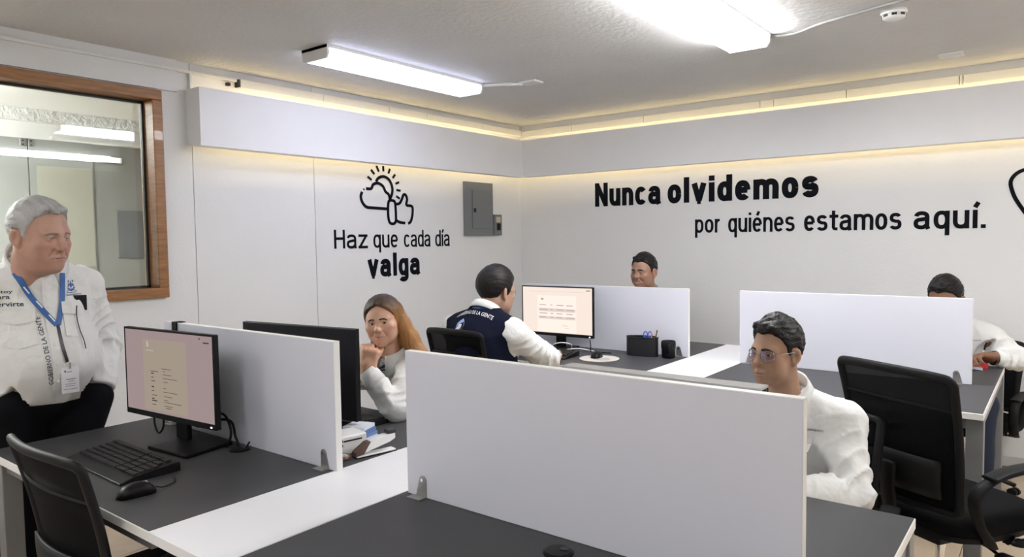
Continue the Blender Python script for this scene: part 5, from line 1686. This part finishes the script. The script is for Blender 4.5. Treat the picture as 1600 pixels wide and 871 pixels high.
obj('placket_print', drape(flat_text('GOBIERNO DE LA GENTE', 0.26, 0.016, 0.0008), b1, (-3.0, 1.034, 1.075), Vector((0, -0.10, 1.0)), Vector((0, -1, -0.10)), D1_, 0.0022, O1), M['print_dark'], s1)
ly = bpy.data.objects.new('lanyard', None); COL.objects.link(ly); ly.parent = p1
ribbon_on(b1, [(-3.0, 0.955, 1.372), (-3.0, 0.995, 1.285), (-3.0, 1.035, 1.22), (-3.0, 1.072, 1.168)], D1_, 0.020, 0.006, O1, 'strap', M['blue'], ly)
ribbon_on(b1, [(-3.0, 1.110, 1.365), (-3.0, 1.105, 1.29), (-3.0, 1.092, 1.22), (-3.0, 1.077, 1.168)], D1_, 0.018, 0.006, O1, 'strap', M['blue'], ly)
ribbon_on(b1, [(-3.0, 1.075, 1.170), (-3.0, 1.082, 1.09), (-3.0, 1.094, 1.025)], D1_, 0.011, 0.005, O1, 'drop_strap', M['metal_dark'], ly, thick=0.002)
for k in range(3):
    obj('strap_print', drape(flat_poly([[(-0.016, -0.002), (0.016, -0.002), (0.016, 0.003), (-0.016, 0.003)]]), b1, (-3.0, 0.985 + 0.036 * k, 1.305 - 0.055 * k), Vector((0, 0.55, -0.83)), Vector((0, 0.83, 0.55)), D1_, 0.0085, O1), M['card'], ly)
def badge(parent, bv, O, c, D, U, w=0.060, hgt=0.100):
    h = bv.ray_cast(Vector(c) - D.normalized() * 0.5, D.normalized(), 1.2)
    x = (h[0] if h[0] is not None else Vector(c)) - D.normalized() * 0.012
    b = bpy.data.objects.new('badge', None); COL.objects.link(b); b.parent = parent
    q = Matrix(((U.normalized().x, 0, -D.normalized().x), (U.normalized().y, 0, -D.normalized().y), (U.normalized().z, 1, -D.normalized().z)))
    b.matrix_local = Matrix.Translation(x - Vector(O)) @ q.to_4x4()
    boxo('card', -w / 2, w / 2, -hgt / 2, hgt / 2, -0.001, 0.001, M['card'], b)
    for (u0, u1, v0, v1) in ((-0.2, 0.1, 0.30, 0.33), (-0.25, 0.3, 0.02, 0.05), (-0.15, 0.2, -0.06, -0.04), (-0.3, 0.3, -0.16, -0.14), (-0.28, 0.25, -0.24, -0.22), (-0.4, 0.4, -0.36, -0.34)):
        boxo('card_print', u0 * w, u1 * w, v0 * hgt, v1 * hgt, 0.001, 0.0014, M['print_grey'], b)
    obj('card_emblem', prism(B(), [(-0.02, 0.032), (-0.013, 0.032), (-0.0165, 0.041)], 2, 0.001, 0.0016), M['print_dark'], b)
    boxo('clip', -0.004, 0.004, hgt / 2 - 0.006, hgt / 2 + 0.018, 0.001, 0.004, M['chrome'], b, bevel=0.001)
badge(p1, b1, O1, (-3.0, 1.100, 0.955), D1_, U1)
# phone in the chest pocket and its cord
h_ = b1.ray_cast(Vector((-3.0, 1.168, 1.255)) - D1_ * 0.5, D1_.normalized(), 1.5)[0]
phn = thing('phone', 'black phone sticking out of the standing man\'s shirt pocket', 'phone', (h_.x + 0.004, h_.y, 1.212))
phn.rotation_euler = (0, R(2), R(-6))
boxo('phone_body', -0.004, 0.0035, -0.026, 0.026, 0.0, 0.062, M['black_gloss'], phn, bevel=0.003)
boxo('camera_bump', 0.0035, 0.005, -0.02, -0.004, 0.048, 0.057, M['black'], phn)
hp = [Vector((-3.0, 1.150 + dy, z)) - D1_ * 0.5 for dy, z in ((0, 1.235), (-0.004, 1.19), (0.002, 1.14), (0.012, 1.10), (0.016, 1.065))]
cp_ = [b1.ray_cast(p, D1_.normalized(), 1.5)[0] for p in hp]
cp_ = [p + Vector((0.011, 0, 0)) for p in cp_ if p is not None]
pc = thing('earphone_lead', 'thin black lead hanging from the standing man\'s shirt pocket', 'cable', cp_[0])
tubeo('lead', [p - cp_[0] for p in cp_], 0.0018, M['black'], pc, sm=6)

# ------------------------------------------------------------------ 2. woman with long hair, chin on her hands
H2 = Head((-2.262, 2.025, 1.135), -60, -2, 6, 0.83, wide=1.15, jaw=1.12, nose=0.92, lip=1.15, smile=0.28, eye=1.05, neck=0.95, brow=0.7, cheek=1.2)
r2 = Rig((0.15, -1.0), (-2.295, 2.110, 0.985), (-2.31, 2.175, 0.83), (-2.33, 2.26, 0.68), (-2.33, 2.30, 0.56),
         [(-2.185, 2.115, 0.925), (-2.450, 2.080, 0.920)], [(-2.115, 1.950, 0.798), (-2.50, 1.93, 0.80)], [(-2.205, 1.885, 0.945), (-2.285, 1.915, 0.955)],
         [(-2.24, 2.27, 0.55), (-2.42, 2.27, 0.55)], [(-2.22, 1.88, 0.55), (-2.44, 1.88, 0.55)], [(-2.22, 1.90, 0.09), (-2.44, 1.90, 0.09)],
         wch=0.140, wwa=0.135, wpe=0.155, arm=(0.056, 0.052, 0.038), leg=(0.08, 0.058, 0.046), seed=5, fold=1.1)
p2, s2_, b2, O2 = build_person('woman with long brown hair in a white shirt resting her chin on her hands', (-2.30, 2.15), H2, r2, (0.60, 0.345, 0.24), (0.48, 0.15, 0.14),
                               hands=[dict(w=(-2.205, 1.882, 0.952), d=(0.02, 0.30, 1.0), n=(-0.45, 0.85, -0.2), t=(-0.8, -0.5, 0.2), sc=0.94, curl=(72, 88, 50), thumb=(-40, 50)),
                                      dict(w=(-2.282, 1.912, 0.962), d=(0.22, 0.12, 1.0), n=(0.5, 0.85, -0.1), t=(0.8, -0.5, 0.2), sc=0.92, curl=(70, 85, 50), thumb=(-40, 50))],
                               hs=0.0065, blush=0.35, look=(-14, 3), browth=0.75, coll=dict(lift=0.012, dr=0.014, spread=1.3))
def hair_woman(P):
    Q = H2.loc(P)
    A = np.abs(Q[:, 0])
    hl = np.interp(Q[:, 1], YS, [-0.5, -0.5, -0.5, -0.5, -0.5, -0.45, -0.30, -0.12, 0.02, 0.066, 0.082, 0.085])
    b = s_ell(Q, (0, -0.014, 0.038), (0.0755 * 1.1 + 0.012, 0.097 + 0.013, 0.087 + 0.013))
    hl = hl + 0.022 * np.clip(1 - A / 0.045, 0, 1) * (Q[:, 1] > 0.03)
    b = smax(b, (hl - Q[:, 2]) * 0.7, 0.010)
    L = s_chain(Q, [(-0.072, -0.018, 0.05), (-0.088, -0.030, -0.03), (-0.115, -0.040, -0.11), (-0.150, -0.03, -0.20), (-0.175, -0.01, -0.29)], [0.034, 0.038, 0.044, 0.046, 0.030], 0.03)
    Rr = s_chain(Q, [(0.060, -0.035, 0.04), (0.070, -0.055, -0.05), (0.062, -0.075, -0.14), (0.05, -0.08, -0.24)], [0.030, 0.032, 0.036, 0.030], 0.03)
    K = s_chain(Q, [(0, -0.075, 0.03), (-0.02, -0.095, -0.08), (-0.05, -0.09, -0.22)], [0.05, 0.06, 0.05], 0.03)
    d = smin(smin(smin(b, L, 0.02), Rr, 0.02), K, 0.03)
    S = Q * np.array([1.0, 1.0, 0.13])
    d = d - 0.0024 * field(S, 380, 2, 4) - 0.0018 * field(S, 800, 8, 4)
    d = smax(d, -s_cap(Q, (0.008, 0.08, 0.118), (0.004, -0.02, 0.150), 0.004, 0.003), 0.006)
    return d * H2.sc
def col_woman(V):
    Q = H2.loc(V)
    k = np.clip((0.115 - Q[:, 2]) / 0.12, 0, 1) * np.clip((0.035 - Q[:, 0]) / 0.06, 0.15, 1)
    k = np.clip(k + 0.16 * field(Q * np.array([1, 1, 0.15]), 500, 11, 4), 0, 1)[:, None]
    return np.array([0.030, 0.016, 0.010]) * (1 - k) + np.array([0.36, 0.17, 0.055]) * k
add_hair(H2, p2, O2, hair_woman, HAIR_LONG, col_woman, 0.0036, (-.24, -.18, -.34), (.14, .14, .17))
D2_ = Vector((-0.15, 1.0, 0)); U2 = Vector((1.0, 0.15, 0))
obj('chest_crest', drape(crest_bm(0.030), b2, (-2.215, 1.6, 0.928), U2, Z1, D2_, 0.0015, O2), M['print_dark'], s2_)
for i in (0, 1): cuff(r2, i, s2_, O2)
placket(s2_, b2, r2, O2, (-2.305, 1.7, 0.93), (-2.325, 1.7, 0.70), D2_, n=4)

# ------------------------------------------------------------------ 3. man in the navy vest, seen from behind
H3 = Head((-2.425, 2.985, 1.190), 80, -10, 0, 1.05, wide=1.03, jaw=1.08, neck=1.08)
r3 = Rig((-0.02, 1.0), (-2.43, 2.895, 1.075), (-2.44, 2.87, 0.90), (-2.45, 2.90, 0.68), (-2.45, 2.90, 0.565),
         [(-2.620, 2.875, 0.990), (-2.245, 2.895, 0.985)], [(-2.73, 3.10, 0.80), (-2.195, 3.13, 0.825)], [(-2.62, 3.40, 0.800), (-2.37, 3.40, 0.800)],
         [(-2.54, 2.92, 0.55), (-2.36, 2.92, 0.55)], [(-2.55, 3.36, 0.56), (-2.35, 3.36, 0.56)], [(-2.55, 3.36, 0.09), (-2.35, 3.36, 0.09)],
         wch=0.190, wwa=0.185, wpe=0.18, flat=0.80, arm=(0.072, 0.062, 0.047), seed=9, fold=1.5)
p3, s3_, b3, O3 = build_person('man in a navy vest over a white shirt typing, seen from behind', (-2.44, 2.9), H3, r3, (0.42, 0.245, 0.17), (0.38, 0.16, 0.13),
                               hands=[dict(w=(-2.62, 3.41, 0.800), d=(0.1, 1, -0.05), n=(0, 0, -1), t=(1, 0, 0), curl=(20, 30, 20)), dict(w=(-2.37, 3.41, 0.800), d=(-0.3, 1, -0.05), n=(0, 0, -1), t=(-1, 0, 0), curl=(20, 30, 20))], hs=0.0070)
add_hair(H3, p3, O3, hair_short(H3, top=0.016, side=0.010, back=0.014, seed=6, amp=0.55, line=[-0.066, -0.058, -0.02, 0.012, 0.012, -0.020, -0.020, 0.026, 0.056, 0.080, 0.088, 0.088]), HAIR_DARK, (0.012, 0.010, 0.010))
glasses(H3, p3, O3)
def vest(P):
    d = r3.torso(P, 0.0095) - 0.5 * r3.folds(P)
    for i, sg in ((0, -1), (1, 1)):
        c = r3.sh[i] + np.array([sg * 0.055, 0.02, -0.03])
        d = smax(d, -s_ell(P, c, (0.075, 0.095, 0.12)), 0.012)
    d = smax(d, -s_cap(P, r3.N + np.array([0, 0.02, -0.02]), r3.N + np.array([0, 0.0, 0.08]), 0.074, 0.085), 0.008)
    return smax(d, r3.Pv[2] - 0.01 - P[:, 2], 0.02)
lo_, hi_ = r3.bounds([r3.N, r3.Pv] + r3.sh, 0.22)
Vv_, Fv_ = polygonize(vest, lo_, hi_, 0.0075)
vo = vf_obj('vest', Vv_, Fv_, NAVY, p3, O3)
bv3 = bvh_of(Vv_, Fv_)
Db = Vector((0, 1.0, 0)); Ub = Vector((1, 0, 0))
obj('back_crest', drape(flat_poly([[(-0.028, -0.05), (0.028, -0.05), (0.036, -0.035), (0.026, 0.0), (0.03, 0.035), (0.016, 0.05), (0.0, 0.06), (-0.016, 0.05), (-0.03, 0.035), (-0.026, 0.0), (-0.036, -0.035)]]), bv3, (-2.485, 2.6, 1.000), Ub, Z1, Db, 0.002, O3), M['crest_light'], vo)
obj('back_crest', drape(flat_poly([[(-0.014, -0.03), (0.014, -0.03), (0.02, 0.0), (0.012, 0.03), (-0.012, 0.03), (-0.02, 0.0)]]), bv3, (-2.485, 2.6, 1.005), Ub, Z1, Db, 0.0035, O3), M['card'], vo)
tb = flat_text('GOBIERNO DE LA GENTE', 0.235, 0.017, 0.0016)
for v in tb.verts: v.co.y += 0.028 * (1 - (v.co.x / 0.117) ** 2)
obj('back_print', drape(tb, bv3, (-2.435, 2.6, 1.058), Ub, Z1, Db, 0.002, O3), M['card'], vo)
ring_lanyard(r3, H3, p3, O3, r=0.082, drop=0.05)

# ------------------------------------------------------------------ 4. smiling man behind the divider
H4 = Head((-2.218, 4.293, 1.243), -96, -3, 0, 0.93, wide=1.06, jaw=1.12, smile=1.0, eye=0.28, cheek=1.12, nose=1.12, neck=1.05)
r4 = Rig((0.05, -1.0), (-2.235, 4.40, 1.085), (-2.26, 4.46, 0.90), (-2.32, 4.62, 0.70), (-2.36, 4.74, 0.565),
         [(-2.05, 4.43, 1.00), (-2.43, 4.44, 1.00)], [(-2.00, 4.28, 0.800), (-2.50, 4.30, 0.800)], [(-2.15, 4.13, 0.80), (-2.35, 4.13, 0.80)],
         [(-2.27, 4.74, 0.55), (-2.45, 4.74, 0.55)], [(-2.27, 4.36, 0.56), (-2.45, 4.36, 0.56)], [(-2.27, 4.38, 0.09), (-2.45, 4.38, 0.09)], seed=12)
p4, s4_, b4, O4 = build_person('smiling dark-haired man looking over the divider by the back wall', (-2.3, 4.5), H4, r4, (0.30, 0.160, 0.105), (0.32, 0.12, 0.09),
                               hands=[dict(w=(-2.15, 4.13, 0.80), d=(-0.6, -0.6, 0), n=(0, 0, -1), t=(-0.5, 0.5, 0), curl=(25, 30, 20)), dict(w=(-2.35, 4.13, 0.80), d=(0.6, -0.6, 0), n=(0, 0, -1), t=(0.5, 0.5, 0), curl=(25, 30, 20))], hs=0.010, hh=0.003)
add_hair(H4, p4, O4, hair_short(H4, top=0.016, side=0.006, back=0.008, seed=4, amp=0.8, quiff=0.5), HAIR_DARK, (0.008, 0.007, 0.007), h=0.004)
tm = B(); tp = [H4.wld((x, 0.0885 - 12 * x * x, -0.0672 + 10 * x * x)) - np.asarray(O4) for x in np.linspace(-0.017, 0.017, 9)]
tube(tm, tp, 0.0048, ry=0.002, upv=tuple(H4.R[:, 2])); obj('teeth', tm, mat('teeth', (0.78, 0.75, 0.68), 0.25), [c for c in p4.children if c.name.startswith('body')][0], smooth=True)

# ------------------------------------------------------------------ 5. man with round glasses
H5 = Head((-0.752, 2.400, 1.084), -112, -1, 0, 0.895, wide=0.97, jaw=1.0, nose=1.05, neck=1.02, lip=0.95, cheek=0.95, eye=0.75)
r5 = Rig((-0.12, -1.0), (-0.735, 2.480, 0.930), (-0.720, 2.53, 0.77), (-0.715, 2.54, 0.58), (-0.715, 2.54, 0.48),
         [(-0.570, 2.515, 0.845), (-0.895, 2.475, 0.86)], [(-0.515, 2.390, 0.655), (-0.96, 2.34, 0.66)], [(-0.66, 2.13, 0.70), (-0.85, 2.12, 0.68)],
         [(-0.62, 2.50, 0.47), (-0.80, 2.50, 0.47)], [(-0.675, 2.10, 0.50), (-0.83, 2.10, 0.50)], [(-0.685, 2.12, 0.09), (-0.83, 2.12, 0.09)],
         wch=0.150, wwa=0.148, wpe=0.16, arm=(0.066, 0.060, 0.048), leg=(0.08, 0.06, 0.05), seed=15, fold=1.5)
p5, s5_, b5, O5 = build_person('man with round wire glasses in a white shirt behind the foreground divider', (-0.70, 2.45), H5, r5, (0.40, 0.235, 0.155), (0.36, 0.15, 0.12),
                               hands=[dict(w=(-0.665, 2.12, 0.70), d=(-0.5, -0.8, -0.1), n=(0, 0, -1), t=(-0.9, 0.3, 0), curl=(25, 30, 20)), dict(w=(-0.85, 2.11, 0.68), d=(0.3, -0.9, -0.1), n=(0, 0, -1), t=(0.9, 0.3, 0), curl=(25, 30, 20))],
                               hs=0.0062, hh=0.0026, stubble=0.25, blush=0.2, look=(-6, -2), trouser_m=JEANS)
add_hair(H5, p5, O5, hair_short(H5, top=0.022, side=0.007, back=0.010, seed=8, amp=1.25, quiff=0.9, part=-0.040, sweep=0.004), HAIR_DARK, (0.009, 0.008, 0.008), h=0.0030)
glasses(H5, p5, O5, lens=LENS)
D5_ = Vector((0.12, 1.0, 0)); U5 = Vector((1.0, -0.12, 0))
obj('chest_print', drape(flat_text('GUANAJUATO', 0.055, 0.009, 0.001), b5, (-0.675, 2.1, 0.828), U5, Z1, D5_, 0.0015, O5), M['print_dark'], s5_)
placket(s5_, b5, r5, O5, (-0.70, 2.1, 0.88), (-0.70, 2.1, 0.62), D5_, n=4)
ring_lanyard(r5, H5, p5, O5, r=0.080, drop=0.05, w=0.010)
for i in (0, 1): cuff(r5, i, s5_, O5)

# ------------------------------------------------------------------ 6. man writing at the far right
H6 = Head((-0.505, 4.480, 1.112), -104, -20, 0, 0.98, neck=1.0)
r6 = Rig((-0.05, -1.0), (-0.475, 4.605, 0.985), (-0.465, 4.68, 0.84), (-0.45, 4.80, 0.66), (-0.44, 4.86, 0.56),
         [(-0.315, 4.660, 0.905), (-0.655, 4.625, 0.92)], [(-0.195, 4.640, 0.792), (-0.74, 4.47, 0.80)], [(-0.275, 4.575, 0.800), (-0.56, 4.36, 0.80)],
         [(-0.35, 4.84, 0.55), (-0.53, 4.84, 0.55)], [(-0.33, 4.48, 0.56), (-0.54, 4.48, 0.56)], [(-0.33, 4.50, 0.09), (-0.54, 4.50, 0.09)],
         wch=0.15, arm=(0.064, 0.058, 0.040), seed=18, fold=1.1)
p6, s6_, b6, O6 = build_person('man in a white shirt bent over writing at the far right desk', (-0.45, 4.75), H6, r6, (0.235, 0.120, 0.072), (0.25, 0.10, 0.07),
                               hands=[dict(w=(-0.280, 4.560, 0.806), d=(-0.80, -0.60, 0.10), n=(0.15, -0.35, -0.9), t=(-0.5, 0.8, 0.2), sc=1.08, curl=(48, 58, 35), thumb=(25, 30)),
                                      dict(w=(-0.56, 4.34, 0.80), d=(0.6, -0.6, 0), n=(0, 0, -1), t=(0.5, 0.5, 0), curl=(25, 30, 20))], hs=0.0075, trouser_m=JEANS, hh=0.003)
add_hair(H6, p6, O6, hair_short(H6, top=0.022, side=0.007, back=0.009, seed=10, amp=1.2, quiff=0.6), HAIR_DARK, (0.008, 0.007, 0.007), h=0.0036)
D6_ = Vector((0.05, 1.0, 0)); U6 = Vector((1.0, -0.05, 0))
obj('chest_print', drape(flat_text('GUANAJUATO', 0.05, 0.008, 0.001), b6, (-0.385, 4.3, 0.885), U6, Z1, D6_, 0.0015, O6), M['print_dark'], s6_)
for i in (0, 1): cuff(r6, i, s6_, O6, L=0.05)
wt = bpy.data.objects.new('wristwatch', None); COL.objects.link(wt); wt.parent = p6
dw_ = unit(np.array([-0.80, -0.60, 0.08])); fr_ = frame(dw_)
wc_ = np.array([-0.292, 4.558, 0.801])
bm = B(); tube(bm, [Vector(wc_ + (fr_[:, 0] * math.cos(a) + fr_[:, 2] * math.sin(a)) * 0.0285 - np.asarray(O6)) for a in np.linspace(0, 2 * PI, 24, endpoint=False)], 0.0022, ry=0.010, upv=None, closed=True, seg=8)
obj('strap', bm, M['black'], wt, smooth=True)
bm = lathe(B(), [(0.016, 0.028), (0.017, 0.032), (0.013, 0.035)], 18)
Mx = Matrix(np.stack([fr_[:, 0], fr_[:, 1], fr_[:, 2]], 1).tolist()).to_4x4()
bmesh.ops.transform(bm, matrix=Matrix.Translation(Vector(wc_ - np.asarray(O6))) @ Mx, verts=bm.verts)
obj('watch_case', bm, M['chrome'], wt, smooth=True)
pw = thing('pen', 'pen held upright by the writing man at far right', 'pen', (-0.352, 4.490, 0.7535))
pw.rotation_euler = (R(-12), R(14), 0)
obj('barrel', lathe(B(), [(0.001, 0.0), (0.0035, 0.012), (0.004, 0.11), (0.003, 0.14)], 10), mat('pen_white', (0.75, 0.73, 0.68), 0.4), pw, smooth=True)
obj('cap', lathe(B(), [(0.0045, 0.10), (0.0045, 0.135), (0.003, 0.142)], 10), M['black'], pw, smooth=True)
